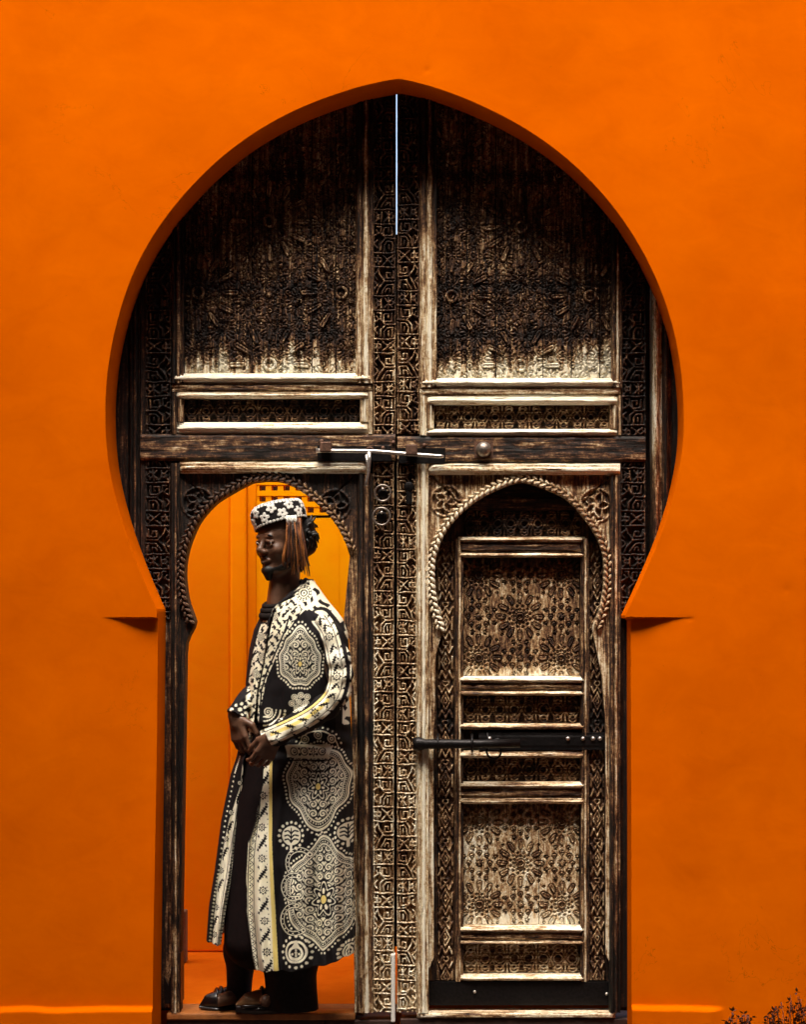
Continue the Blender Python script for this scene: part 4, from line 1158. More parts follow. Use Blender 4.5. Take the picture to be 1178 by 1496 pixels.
sdf_part('hair', Hc - 0.2, Hc + 0.2, 0.004, pr, HAIR)
def locks(name, mat, specs, rad):
    parts = []; cols = []
    for pts in specs:
        q = spline(pts, 9); w = rng.normal(0, 0.0012, q.shape); w[0] = 0; q = q + w
        parts.append(tube(q, rad * rng.uniform(0.8, 1.2) * np.array([1, 1.1, 1.05, 1, 1.05, 0.95, 0.9, 0.7, 0.35]), 7))
        cols.append(np.tile([[rng.uniform(0.0, 1.0)]], (len(parts[-1][0]), 3)))
    V, F = join_vf(parts); return mesh_np(name, V, F, mat, person, {'col': np.vstack(cols)})
sp_ = []
for i in range(44):
    u = (i % 22) / 21; px0 = 421 + 18 * u + rng.normal(0, .6); px1 = 417 + 33 * u + rng.normal(0, 2.0); y1 = 834 - 12 * abs(u - 0.5) + rng.normal(0, 9)
    dep = -0.155 + 0.03 * u + rng.normal(0, 0.004)
    sp_.append([P(px0, 757, dep + 0.018), P(px0 + (px1 - px0) * 0.3 + rng.normal(0, 1), 785, dep - 0.004), P(px0 + (px1 - px0) * 0.75 + rng.normal(0, 1.2), 815, dep - 0.002), P(px1, y1, dep + 0.012)])
o_lock = locks('copper_locks', HAIRO, sp_, 0.0036)
sp_ = []
for i in range(34):
    a = rng.uniform(-1.4, 1.6); r = rng.uniform(12, 21)
    x0, y0 = 447 + rng.normal(0, 3), 782 + rng.normal(0, 6)
    x1, y1 = x0 + r * math.cos(a), y0 + r * math.sin(a)
    d0 = rng.uniform(-0.06, 0.04)
    sp_.append([P(x0 - 8, y0, d0), P(x0 + 2, y0, d0 - 0.01), P((x0 + x1) / 2 + 3, (y0 + y1) / 2 - 3, d0 - 0.01), P(x1, y1 + 3, d0)])
for (x1, y1) in ((456, 753), (461, 755), (466, 789), (464, 800), (459, 765)):
    sp_.append([P(445, 775, -0.02), P(450, 768, -0.03), P((452 + x1) / 2, (768 + y1) / 2, -0.03), P(x1, y1, -0.02)])
locks('gathered_locks', HAIR, sp_, 0.0062)

# ------------------------------------------------------------------ cap
NU, NV = 300, 56
pitch = math.radians(-15)
cu = norm((-math.sin(math.radians(17)), 0.10, math.cos(math.radians(17)))); cf = norm(fwd - cu * np.dot(fwd, cu)); cl = norm(np.cross(cu, cf))
cc = HH(-0.004, 0, 0.064)
u = np.linspace(0, 2 * np.pi, NU, endpoint=False); v = np.linspace(0, 1.38, NV)
U, Vv = np.meshgrid(u, v)
side = np.clip(Vv, 0, 1); top = np.clip(Vv - 1, 0, 0.38) / 0.38
rad_ = (1 - top) * (1 + 0.035 * np.sin(side * np.pi) - 0.05 * sstep(0.8, 1.0, side)) * (1 + 0.018 * np.sin(3 * U + 1) * side + 0.01 * np.sin(7 * U))
Hs = 0.074
hgt = side * Hs + 0.009 * np.sin(top * np.pi / 2) + 0.003 * np.sin(2 * U + .7) * side
rr = 0.094
sU = U * rr * 0.98; sV = side * Hs
cap_c = np.zeros(U.shape)
def cap_pat(s, t):
    c = np.zeros(s.shape); L = 2 * np.pi * rr * 0.98
    nf = 9
    for row, (tt, ph) in enumerate(((0.051, 0.0), (0.025, 0.5))):
        for i in range(nf):
            cx = (i + ph) * L / nf; dx = np.mod(s - cx + L / 2, L) - L / 2; dy = t - tt
            r = np.hypot(dx, dy); th = np.arctan2(dy, dx)
            R = 0.0185 * (0.62 + 0.42 * np.abs(np.cos(2.5 * th + i)))
            c = np.maximum(c, (r < R) & (r > 0.0032))
    for tt, ps in ((0.0055, 0.0135), (0.0690, 0.0135)):
        dx = np.mod(s, ps) - ps / 2
        c = np.maximum(c, np.hypot(dx / 1.15, t - tt) < 0.0054)
    return c.astype(float)
cap_c = cap_pat(sU, sV)
tp = (Vv > 1)
TX = rad_ * np.cos(U) * rr; TY = rad_ * np.sin(U) * rr
topc = ((np.sin(TX * 260) * np.sin(TY * 260)) > -0.25)
cap_c = np.where(tp, topc * 1.0, cap_c)
bmp = 0.0028 * cap_c
sx_, sy_ = 0.101, 0.087
PX_ = cc + (np.cos(U) * (rad_ * sx_ + bmp * (1 - tp)))[..., None] * cf + (np.sin(U) * (rad_ * sy_ + bmp * (1 - tp)))[..., None] * cl + (hgt + bmp * tp)[..., None] * cu
V = PX_.reshape(-1, 3); idx = np.arange(NU * NV).reshape(NV, NU)
Fq = np.stack([idx[:-1], np.roll(idx, -1, 1)[:-1], np.roll(idx, -1, 1)[1:], idx[1:]], -1).reshape(-1, 4)
colr = np.where(cap_c.reshape(-1, 1) > 0.5, np.array([[0.82, 0.80, 0.72]]), np.array([[0.014, 0.012, 0.012]]))
def cloth(name, rough=0.85, bump=0.25, scale=900):
    m, nt, b = new_mat(name)
    at = nd(nt, 'ShaderNodeAttribute', attribute_name='col')
    tc = nd(nt, 'ShaderNodeTexCoord').outputs['Object']
    n = noise(nt, tc, scale, (1, 1, 1), 2)
    mx = nd(nt, 'ShaderNodeMix', data_type='RGBA', blend_type='MULTIPLY'); mx.inputs['Factor'].default_value = 0.2
    nt.links.new(at.outputs['Color'], mx.inputs['A'])
    r = ramp(nt, [(0.3, (0.8, 0.8, 0.8)), (0.6, (1, 1, 1))], n); nt.links.new(r.outputs[0], mx.inputs['B'])
    nt.links.new(mx.outputs['Result'], b.inputs['Base Color'])
    b.inputs['Roughness'].default_value = rough; b.inputs['Specular IOR Level'].default_value = 0.2
    bp = nd(nt, 'ShaderNodeBump'); bp.inputs['Strength'].default_value = bump; bp.inputs['Distance'].default_value = 0.002
    nt.links.new(n, bp.inputs['Height']); nt.links.new(bp.outputs[0], b.inputs['Normal'])
    return m
CROCHET = cloth('crochet', 0.9, 0.5, 500)
mesh_np('crochet_cap', V, Fq, CROCHET, person, {'col': colr})
# little white tassel hanging off the cap rim
parts = []
for i in range(5):
    px = 419 + i * 3.2
    parts.append(tube([P(px, 753, -0.175), P(px + .5, 760, -0.178), P(px + 1, 767 - (i % 2) * 3, -0.176)], [0.0035, 0.004, 0.002], 7))
V, F = join_vf(parts); mesh_np('cap_tassel', V, F, CROCHET, person, {'col': np.tile([[0.82, 0.80, 0.72]], (len(V), 1))})

# ------------------------------------------------------------------ printed cloth of the robe: drawn as areas in numpy, kept as colour on the cloth
CX0, CY0, CS = 286.0, 836.0, 3.0
CW, CHh = int(244 * CS), int(600 * CS)
cgx, cgy = np.meshgrid(CX0 + np.arange(CW) / CS, CY0 + np.arange(CHh) / CS)
CR = np.zeros((CHh, CW), np.float32)          # cream
YE = np.zeros((CHh, CW), np.float32)          # yellow tint
def reg(x0, y0, x1, y1):
    a = max(0, int((x0 - CX0) * CS)); b = min(CW, int((x1 - CX0) * CS) + 2); c = max(0, int((y0 - CY0) * CS)); d = min(CHh, int((y1 - CY0) * CS) + 2)
    return (slice(c, d), slice(a, b))
def paint(mask, r, v=1.0, A=None):
    A = CR if A is None else A
    A[r] = np.where(mask, v, A[r])
def fill(pts, v=1.0, A=None):
    p = np.array(pts); r = reg(p[:, 0].min() - 1, p[:, 1].min() - 1, p[:, 0].max() + 1, p[:, 1].max() + 1)
    paint(in_poly(cgx[r], cgy[r], [tuple(q) for q in p]), r, v, A)
def stroke(pts, w, v=1.0, A=None):
    p = np.array(pts); r = reg(p[:, 0].min() - w - 1, p[:, 1].min() - w - 1, p[:, 0].max() + w + 1, p[:, 1].max() + w + 1)
    paint(seg_dist(cgx[r], cgy[r], [tuple(q) for q in p]) < w / 2, r, v, A)
def dot(x, y, rad, v=1.0, A=None):
    r = reg(x - rad, y - rad, x + rad, y + rad)
    paint(np.hypot(cgx[r] - x, cgy[r] - y) < rad, r, v, A)
def rosette(x, y, r0):
    dot(x, y, r0, 0); dot(x, y, r0 * 0.74, 1); dot(x, y, r0 * 0.45, 0); dot(x, y, r0 * 0.2, 1)
    for k in range(8):
        a = k * math.pi / 4; dot(x + r0 * 1.12 * math.cos(a), y + r0 * 1.12 * math.sin(a), r0 * 0.24, 0)
def leafshape(x, y, ang, L, w, v):
    r = reg(x - L, y - L, x + L, y + L); X = cgx[r] - x; Y = cgy[r] - y
    a = X * math.cos(ang) + Y * math.sin(ang); b = -X * math.sin(ang) + Y * math.cos(ang)
    ww = w * np.clip(1 - (a / L) ** 2, 0, 1) * (0.8 + 0.35 * np.cos(a * 1.6))
    paint((np.abs(b) < ww) & (np.abs(a) < L), r, v)
def medal(cx, cy, rx, ry, R, kind=0, ndots=40, rings=True, seed=0):
    """a paisley medallion; R(theta) is its outline, theta 0 up, symmetric"""
    r = reg(cx - rx * 1.6, cy - ry * 1.6, cx + rx * 1.6, cy + ry * 1.6)
    X = (cgx[r] - cx) / rx; Y = (cgy[r] - cy) / ry
    th = np.abs(np.arctan2(X, -Y)); q = np.hypot(X, Y) / R(th)
    sc = (rx + ry) / 2.0
    w = 1.0 / sc
    M = CR[r].copy()
    M = np.where(q < 1.0 + 1.2 * w, 0.0, M)
    M = np.where((q < 1.0) & (q > 1.0 - 2.8 * w), 1, M)
    M = np.where((q < 1.0 - 4.0 * w) & (q > 1.0 - 5.0 * w), 1, M)
    inner = 1.0 - 10.0 * w if rings else 1.0 - 5.5 * w
    if rings:
        dd = (np.mod(th * sc / 3.6, 1.0) - 0.5) * 3.6; dq = (q - (1.0 - 7.4 * w)) * sc
        M = np.where(np.hypot(dd, dq) < 1.0, 1, M)
        M = np.where((q < inner + 0.9 * w) & (q > inner - 0.9 * w), 1, M)
    qi = q / inner
    # scrolls: curls on a mirrored lattice, growing from the centre line
    ux = np.abs(X) * rx; uy = Y * ry
    ca = 13.5
    gx_ = np.mod(ux, ca) - ca / 2; row = np.floor(ux / ca); gy_ = np.mod(uy + row * ca * 0.5 + seed, ca) - ca / 2
    rr_ = np.hypot(gx_, gy_); aa = np.arctan2(gy_, gx_)
    spi = np.abs(np.mod(rr_ - aa * 0.62 + row * 1.1, 3.9) - 1.95) < 1.12
    petal = (rr_ < 5.8) & spi
    edge = (rr_ > 6.7) & (np.sin(ux * 0.8 + uy * 0.7) > -0.2)
    M = np.where((qi < 0.96), (petal | edge) * 1.0, M)
    # centre flower
    r2 = np.hypot(X * 1.15, (Y - 0.12)) ; t2 = np.arctan2(X, -(Y - 0.12))
    pr2 = 0.30 + 0.07 * np.cos(7 * t2)
    M = np.where(r2 < pr2 + 0.06, 0, M); M = np.where((r2 < pr2) & (r2 > pr2 - 2.2 * w), 1, M)
    M = np.where((r2 < pr2 * 0.62), (np.cos(7 * t2) > 0.2) * 1.0, M)
    M = np.where(r2 < 0.12, 0, M); M = np.where(r2 < 0.085, 1, M)
    CR[r] = M
    YE[r] = np.where(r2 < 0.085, 1, YE[r])
    for k in range(ndots):
        t = (k + 0.5) / ndots * math.pi
        for sg in (-1, 1):
            Rt = float(R(np.array(t))); q_ = 1.0 + 4.2 * w / max(Rt, 0.3)
            dx = math.sin(t) * Rt * q_ * rx * sg; dy = -math.cos(t) * Rt * q_ * ry
            dot(cx + dx, cy + dy, 1.55)
def zig(p0, p1, wd, n, v=0):
    """row of small triangles along an edge"""
    for i in range(n):
        t = (i + 0.5) / n; x = p0[0] + (p1[0] - p0[0]) * t; y = p0[1] + (p1[1] - p0[1]) * t; h = (p1[1] - p0[1]) / n * 0.5
        stroke([(x - wd / 2, y - h), (x + wd / 2, y)], 1.0, v); stroke([(x + wd / 2, y), (x - wd / 2, y + h)], 1.0, v)
        fill([(x + wd / 2 - 1.2, y - h * 0.72), (x + wd / 2 - 1.2, y - h * 0.05), (x + wd * .02, y - h * 0.45)], v)
        dot(x - wd / 2 + 1.4, y, 1.25, v)

# skirt medallions
heart = lambda t: 0.95 + 0.03 * np.cos(9 * t) + 0.36 * np.exp(-((np.pi - t) / 0.34) ** 2)
medal(466, 1141, 48, 56, heart, ndots=34, seed=1)
lobed = lambda t: 0.86 + 0.10 * np.abs(np.cos(2.6 * t)) + 0.22 * np.exp(-(t / 0.22) ** 2) + 0.26 * np.exp(-((np.pi - t) / 0.28) ** 2)
medal(474, 1303, 60, 72, lobed, ndots=40, seed=4)
# C-shaped dotted lobes on its left
for (lx, ly, lr, a0, a1) in ((440, 1258, 19, 2.2, 5.6), (431, 1293, 17, 1.2, 5.2), (433, 1340, 20, 0.9, 4.9)):
    a = np.linspace(a0, a1, 22)
    pts = np.stack([lx + lr * np.cos(a), ly - lr * np.sin(a) * -1], 1)
    stroke(pts, 8.5, 0); stroke(pts, 6.6, 1); stroke(pts, 4.2, 0)
    for p_ in pts[::2]: dot(p_[0], p_[1], 0.95)
    dot(pts[0][0], pts[0][1], 3.4, 1); dot(pts[0][0], pts[0][1], 1.6, 0); dot(pts[-1][0], pts[-1][1], 3.4, 1); dot(pts[-1][0], pts[-1][1], 1.6, 0)
# pocket flap band
fill([(418, 1089), (424, 1087), (480, 1086), (486, 1091), (482, 1107), (440, 1107), (421, 1105)], 1)
for xx, sg in ((431, 1), (446, 1), (472, -1)):
    dot(xx, 1097, 6.0, 0); dot(xx, 1097, 4.4, 1); dot(xx + 1, 1097, 2.6, 0); dot(xx + 1, 1096.5, 1.2, 1)
    dot(xx + 8 * sg, 1101, 2.0, 0); dot(xx + 8 * sg, 1093, 1.6, 0)
leafshape(459, 1097, math.pi / 2, 8, 3.4, 0); leafshape(459, 1097, math.pi / 2, 5, 1.4, 1)
stroke([(420, 1109.5), (484, 1109.5)], 2.2, 0)
for i in range(10):
    stroke([(420 + i * 1.2, 1083 - i * 2.2), (428 + i * 1.2, 1081 - i * 2.2)], 0.01, 1)
a = np.linspace(math.pi * 1.02, math.pi * 1.98, 26)
for (rad0, wd_) in ((24, 2.0),):
    stroke(np.stack([466 + rad0 * 1.15 * np.cos(a), 1091 + rad0 * np.sin(a)], 1), wd_, 1)
for q_ in a[::2]: dot(466 + 29 * 1.15 * math.cos(q_), 1091 + 29 * math.sin(q_), 1.5)
for (x, y) in ((446, 1079), (466, 1073), (486, 1079)):
    dot(x, y, 6.2, 1); dot(x, y, 4.6, 0); dot(x, y, 3.0, 1); dot(x, y, 1.3, 0)
# small round medallions
def small_med(x, y, r0, kind):
    for k in range(16):
        t = k / 16 * 2 * math.pi; dot(x + r0 * math.cos(t), y + r0 * 1.08 * math.sin(t), 2.1)
    dot(x, y, r0 * 0.86, 0); dot(x, y, r0 * 0.78, 1)
    if kind == 0:
        stroke([(x, y - r0 * .6), (x, y + r0 * .8)], 1.5, 0)
        for k in (-0.35, 0.0, 0.32):
            for sg in (-1, 1): stroke(spline([(x, y + r0 * (k + 0.2)), (x + sg * r0 * .25, y + r0 * (k - 0.05)), (x + sg * r0 * .55, y + r0 * k)], 8), 2.3, 0)
        stroke([(x, y + r0 * .7), (x, y + r0 * 1.25)], 4, 1)
    else:
        dot(x, y, r0 * 0.62, 0); dot(x, y + r0 * 0.1, r0 * 0.5, 1); fill([(x - r0 * .3, y - r0 * .2), (x, y - r0 * .78), (x + r0 * .3, y - r0 * .2)], 1)
        dot(x, y + r0 * .08, r0 * .32, 0); leafshape(x, y + 1, math.pi / 2, r0 * .32, 1.6, 1); dot(x - 4, y + 3, 1.5, 1); dot(x + 4, y + 3, 1.5, 1); dot(x, y + 6, 1.3, 1)
small_med(427, 1219, 18, 0); small_med(507, 1216, 17, 0); small_med(435, 1387, 21, 1); small_med(509, 1392, 14, 1)
# near front band
lb = [(386, 1076), (384, 1138), (374, 1196), (364, 1227), (361, 1278), (361, 1330), (368, 1392), (374, 1420)]
rb = [(409, 1420), (405, 1354), (402, 1290), (399, 1227), (398, 1125), (400, 1076)]
fill(lb + rb, 1)
fill([(402, 1420), (399, 1354), (396.5, 1290), (394, 1227), (393.5, 1125), (395, 1080), (400, 1080), (398, 1125), (399, 1227), (402, 1290), (405, 1354), (409, 1420)], 1, YE)
div = [(384, 1138), (376, 1205), (371, 1250), (371.5, 1330), (378, 1412)]
stroke(div, 1.3, 0); stroke([(lb[i][0] + 1, lb[i][1]) for i in range(1, 8)], 1.0, 0)
zig((367.5, 1235), (366.5, 1330), 6.0, 9); zig((366.5, 1330), (375, 1412), 6.0, 8); zig((378, 1185), (369, 1233), 4.6, 5)
for i, (x, y) in enumerate(((385.5, 1117), (384, 1162), (383, 1208), (384, 1253), (386, 1299), (388.5, 1343), (392, 1388))):
    rosette(x, y, 4.6)
    leafshape(x + 1.2, y + 22.5, math.radians(122), 12.5, 3.6, 0)
    for (dx, dy) in ((5.5, 12), (-5.5, 33), (6.5, 26), (-5, 13)): leafshape(x + dx, y + dy, math.radians(60), 3.4, 1.5, 0)
    for (dx, dy) in ((7.3, 0), (7.8, 8), (7.8, 16), (8, 34), (7.8, 41)): dot(x + dx, y + dy, 0.75, 0)
# far front band
fb = [(352, 1118), (348, 1150), (331, 1200), (322, 1240), (313, 1290), (308, 1340), (304, 1395), (322, 1395), (328, 1328), (338, 1278), (345, 1214), (353, 1150)]
fill(fb, 1)
stroke([(351, 1135), (341, 1200), (331, 1260), (323, 1310), (314, 1392)], 1.2, 0)
zig((348, 1170), (341, 1235), 5.5, 6); zig((341, 1235), (319, 1385), 6.5, 14)
for (x, y) in ((347, 1146), (333, 1190), (325, 1229), (318, 1276), (311, 1330), (309, 1370)):
    rosette(x, y, 3.8); leafshape(x - 1.5, y + 21, math.radians(112), 10, 2.8, 0)
    leafshape(x + 3.5, y + 14, math.radians(60), 3, 1.2, 0); leafshape(x - 4, y + 30, math.radians(60), 3, 1.2, 0)
sil = [(345, 1108), (337, 1133), (323, 1202), (313, 1278), (305, 1328), (300, 1380)]
d_ = np.linspace(0, 5, 48)
for q_ in d_:
    dot(np.interp(q_, range(6), [p[0] for p in sil]) + 1.6, np.interp(q_, range(6), [p[1] for p in sil]), 1.35)
# upper robe: cream lapels with black squiggles
up = [(446, 848), (430, 872), (404, 884), (386, 893), (376, 918), (366, 952), (358, 1000), (356, 1048), (362, 1092), (376, 1090), (384, 1030), (394, 985), (408, 950), (432, 905), (470, 868), (462, 846)]
fill(up, 1)
r = reg(352, 840, 516, 1096)
X, Y = cgx[r], cgy[r]
sq = np.sin(0.62 * X + 2.1 * np.sin(0.21 * Y + 0.5)) + np.sin(0.50 * Y + 2.3 * np.sin(0.24 * X)) + 0.5 * np.sin(1.1 * (X + Y))
dash = np.abs(np.mod(np.hypot(np.mod(X, 17) - 8.5, np.mod(Y + 9 * np.floor(X / 17), 23) - 11.5), 5.2) - 2.6) < 1.15
pb = in_poly(X, Y, up) & ((sq > 0.95) | (dash & (sq > -0.25)))
CR[r] = np.where(pb, 0, CR[r])
for (x, y) in ((401, 900), (378, 930), (371, 985), (381, 960)):
    dot(x, y, 6.2, 1)
    for k in range(3): 
        a = np.linspace(0, 2 * np.pi, 24); stroke(np.stack([x + (1.6 + 2 * k) * np.cos(a), y + (1.6 + 2 * k) * np.sin(a)], 1), 0.9, 0)
# shoulder and back: bold stripes
sh = [(450, 848), (462, 852), (516, 925), (516, 1060), (500, 1060), (500, 950), (470, 900), (440, 888), (436, 872)]
fill(sh, 1)
pb = in_poly(X, Y, sh) & ((np.sin(0.55 * (X * 0.8 - Y * 0.62) + 1.3 * np.sin(0.16 * (X + Y))) > 0.25) & (np.sin(0.21 * (X + Y) + 0.4 * np.sin(.3 * X)) > -0.5))
CR[r] = np.where(pb, 0, CR[r])
# collar disc
dot(443, 866, 13, 1); dot(443, 866, 11.4, 0)
for k in range(14):
    a0 = k / 14 * 2 * math.pi; dot(443 + 9.6 * math.cos(a0), 866 + 9.6 * math.sin(a0), 1.5)
dot(443, 866, 7.2, 1); dot(443, 866, 5.4, 0); dot(443, 866, 3.6, 1); dot(443, 866, 1.6, 0)
# dark fold lines of the lapels
stroke([(400, 890), (392, 916), (388, 942), (383, 972), (376, 1009), (372, 1047), (372, 1085)], 3.2, 0)
stroke([(424, 900), (418, 922), (398, 965), (390, 981), (382, 1009), (379, 1060)], 2.4, 0)
fill([(404, 884), (396, 892), (391, 915), (386, 900), (392, 888)], 0)
# body side under the arm: black with the big spade medallion
fill([(440, 898), (462, 902), (486, 940), (492, 985), (480, 1022), (448, 1046), (410, 1066), (378, 1082), (380, 1040), (390, 990), (410, 948)], 0)
spade = lambda t: 0.84 + 0.035 * np.cos(9 * t) + 0.30 * np.exp(-(t / 0.42) ** 2) + 0.06 * np.exp(-((t - 1.9) / 0.5) ** 2)
medal(440, 964, 35, 44, spade, ndots=26, seed=2)
for (x, y) in ((432, 1018), (441, 1015), (450, 1017), (428, 1027), (438, 1025), (448, 1026), (435, 1034), (444, 1033)):
    dot(x, y, 4.6, 1); a = np.linspace(0, 2 * np.pi, 20); stroke(np.stack([x + 3 * np.cos(a), y + 3 * np.sin(a)], 1), 0.9, 0); dot(x, y, 0.9, 0)
for k in range(3):
    a = np.linspace(0.1, 1.6, 16); R0 = 12 + 6.5 * k
    pts = np.stack([386 + R0 * np.cos(a), 1035 + R0 * np.sin(a) * 1.0], 1); stroke(pts, 2.6 if k != 1 else 1.2, 1)
    if k == 1:
        for p_ in pts[::2]: dot(p_[0], p_[1], 1.3)
for p_ in [(386 + 32 * math.cos(q), 1035 + 32 * math.sin(q)) for q in np.linspace(0.1, 1.6, 11)]: dot(p_[0], p_[1], 1.9)
a = np.linspace(0, 4.6 * np.pi, 70); stroke(np.stack([392 + a * 0.55 * np.cos(a), 1040 + a * 0.55 * np.sin(a)], 1), 1.7, 1)

# the broad cream border of the near sleeve
arm = [(470, 903), (484, 923), (494, 958), (498, 984), (491, 1015), (466, 1041), (428, 1062), (386, 1080)]
ap = spline(np.array(arm, float), 60)
stroke(ap, 33, 0); 
off_ = np.gradient(ap, axis=0); off_ /= np.linalg.norm(off_, axis=1)[:, None]; nn_ = np.stack([-off_[:, 1], off_[:, 0]], 1)
stroke(ap + nn_ * 1.5, 25, 1)
stroke(ap + nn_ * 10.5, 1.2, 0); stroke(ap - nn_ * 6.0, 1.3, 0)
stroke((ap + nn_ * 12.5)[34:54], 3.0, 1, YE); stroke((ap + nn_ * 3.5)[36:56], 5.0, 1, YE)
for i_ in range(2, 58, 4):
    p_ = ap[i_]; an = math.atan2(off_[i_, 1], off_[i_, 0]); 
    if i_ % 16 == 10: rosette(p_[0] + nn_[i_, 0] * 2.5, p_[1] + nn_[i_, 1] * 2.5, 5.2)
    else: leafshape(p_[0] + nn_[i_, 0] * 3.5, p_[1] + nn_[i_, 1] * 3.5, an + 0.55, 8.5, 2.8, 0); leafshape(p_[0] - nn_[i_, 0] * 2.5, p_[1] - nn_[i_, 1] * 2.5, an - 0.5, 4.5, 1.5, 0)
    q_ = p_ - nn_[i_] * 10.2; leafshape(q_[0], q_[1], an + 1.0, 4.5, 1.7, 0)
fill([(444, 896), (452, 890), (468, 898), (462, 908), (450, 908)], 0)
# far cuff: black with pale spots
fill([(326, 1026), (359, 1026), (358, 1056), (326, 1056)], 0)
for (x, y, r0) in ((337, 1037, 2.6), (343, 1031, 2.2), (351, 1029, 2.4), (349, 1037, 3.0), (356, 1034, 2.4), (341, 1045, 3.2), (352, 1045, 2.2), (334, 1048, 2.6), (357, 1042, 2.2)): dot(x, y, r0)

BLK = np.array([0.010, 0.008, 0.009]); CRM = np.array([0.93, 0.90, 0.74]); YLW = np.array([0.88, 0.70, 0.22])
def cloth_col(V, sh=(0, 0)):
    """print colour for points: the cloth is printed flat, read off the x-z plane of the figure"""
    k = (D - 0.16) / D / S
    px = VX + (V[:, 0] - XC) / k + sh[0]; py = VY - (V[:, 2] - ZC) / k + sh[1]
    fx = np.clip((px - CX0) * CS, 0, CW - 2); fy = np.clip((py - CY0) * CS, 0, CHh - 2)
    ix = fx.astype(int); iy = fy.astype(int); ax = (fx - ix); ay = (fy - iy)
    def bil(A): return (A[iy, ix] * (1 - ax) + A[iy, ix + 1] * ax) * (1 - ay) + (A[iy + 1, ix] * (1 - ax) + A[iy + 1, ix + 1] * ax) * ay
    c = bil(CR)[:, None]; y = bil(YE)[:, None]
    tint = np.clip(0.35 * vnoise(px / 26, py / 40, 7) + 0.15 * vnoise(px / 5, py / 5, 8), 0, 1)[:, None]
    cr = CRM * (1 - tint * 0.5) + YLW * tint * 0.5
    cr = cr * (1 - y) + YLW * y
    return BLK * (1 - c) + cr * c
ROBE = cloth('printed_robe_cloth', 0.8, 0.2, 1200)

# ------------------------------------------------------------------ robe, one open coat wrapped round the body
lv = dict(
    L=[(846, 440), (856, 430), (866, 413), (876, 399), (884, 391), (895, 383), (920, 371), (950, 364), (990, 359.5), (1040, 357), (1080, 352), (1110, 345), (1133, 337), (1202, 323), (1278, 313), (1328, 305), (1400, 300)],
    R=[(846, 456), (858, 466), (870, 474), (882, 483), (895, 494), (905, 501), (925, 508), (960, 510.5), (1000, 509), (1050, 512), (1100, 515), (1150, 516), (1400, 518)],
    F=[(846, -0.085), (858, -0.11), (870, -0.14), (882, -0.170), (895, -0.19), (925, -0.212), (1000, -0.205), (1050, -0.195), (1100, -0.195), (1200, -0.20), (1400, -0.215)],
    Bk=[(846, 0.03), (858, 0.06), (870, 0.09), (895, 0.14), (925, 0.16), (1000, 0.17), (1100, 0.17), (1400, 0.20)],
    A=[(846, 441), (856, 432), (866, 416), (884, 399), (915, 391), (942, 387), (972, 382), (1009, 374), (1047, 371), (1085, 366), (1110, 354), (1150, 352), (1214, 345), (1278, 338), (1328, 328), (1400, 318)],
    Bn=[(846, 443), (856, 436), (866, 422), (884, 404), (915, 396), (942, 391), (972, 386), (1009, 378), (1047, 376), (1085, 384), (1110, 386), (1138, 384), (1196, 374), (1227, 364), (1278, 361), (1328, 361), (1392, 369), (1415, 374)])
def li(k, y): a = np.array(lv[k]); return np.interp(y, a[:, 0], a[:, 1])
NVr = 640
vv = np.linspace(0, 1, NVr)
def level(py):
    L, R, F_, Bk, A, Bn = (li(k, py) for k in ('L', 'R', 'F', 'Bk', 'A', 'Bn'))
    m = (L + R) / 2; w = R - L
    pts = [(A + 0.5, F_ * 0.62 + 0.045 * sstep(1090, 1200, py)), (A - (A - L) * 0.5, F_ * 0.42), (L, -0.02), (L + 0.10 * w, Bk * 0.7), (m, Bk), (R - 0.10 * w, Bk * 0.8), (R, 0.03), (R - 0.035 * w, F_ * 0.55), (R - 0.17 * w, F_ * 0.92), (m + 0.12 * w, F_), ((m + 0.12 * w + Bn) / 2 - 0.02 * w, F_ * 0.97), (Bn, F_ * 0.80)]
    return np.array(pts)
seg_n = [34, 34, 18, 14, 14, 14, 30, 56, 66, 72, 72]
tt = np.concatenate([np.linspace(i, i + 1, n_, endpoint=False) for i, n_ in enumerate(seg_n)] + [[11.0]])
NT = len(tt)
hem_t = np.interp(tt, [0, 2, 5, 6, 7.5, 9, 11], [1381, 1376, 1385, 1390, 1395, 1408, 1411])
PYg = 846 + vv[:, None] * (hem_t[None, :] - 846)
ii = np.clip(tt.astype(int), 0, 10); ff = (tt - ii)
pyl = np.arange(840, 1422, 2.0)
LV = np.array([level(p) for p in pyl])              # (nl, 12, 2)
def sample(ci, comp):
    a = LV[:, ci, comp]                              # (nl, NT)
    f = (PYg - pyl[0]) / 2.0; i0 = np.clip(f.astype(int), 0, len(pyl) - 2); fr_ = f - i0
    cols = np.arange(NT)[None, :]
    return a[i0, cols] * (1 - fr_) + a[i0 + 1, cols] * fr_
def crm(comp):
    p0, p1, p2, p3 = (sample(np.clip(ii + o_, 0, 11), comp) for o_ in (-1, 0, 1, 2))
    f = ff[None, :]
    return 0.5 * (2 * p1 + (p2 - p0) * f + (2 * p0 - 5 * p1 + 4 * p2 - p3) * f ** 2 + (3 * p1 - p0 - 3 * p2 + p3) * f ** 3)
GX = crm(0); GY = crm(1)
TT = np.broadcast_to(tt[None, :], GX.shape)
# folds
low_ = sstep(1080, 1350, PYg)
fold = 0.016 * low_ * np.sin(TT * 5.1 + 1.2 * np.sin(PYg / 130)) + 0.009 * low_ * np.sin(TT * 11.3 + 0.9 + PYg / 160)
fold += 0.010 * np.exp(-((PYg - 1078) / 26) ** 2) * np.sin(PYg / 4.2 + TT * 2) + 0.014 * (fbm(TT * 2.4, PYg / 45, 5) - 0.5)
fold += 0.007 * sstep(880, 910, PYg) * (1 - sstep(1000, 1090, PYg)) * np.sin(TT * 4.2 + PYg / 34)
yc_ = GY + fold * np.sign(GY + 1e-6) * 1.0
k = (D + yc_) / D / S
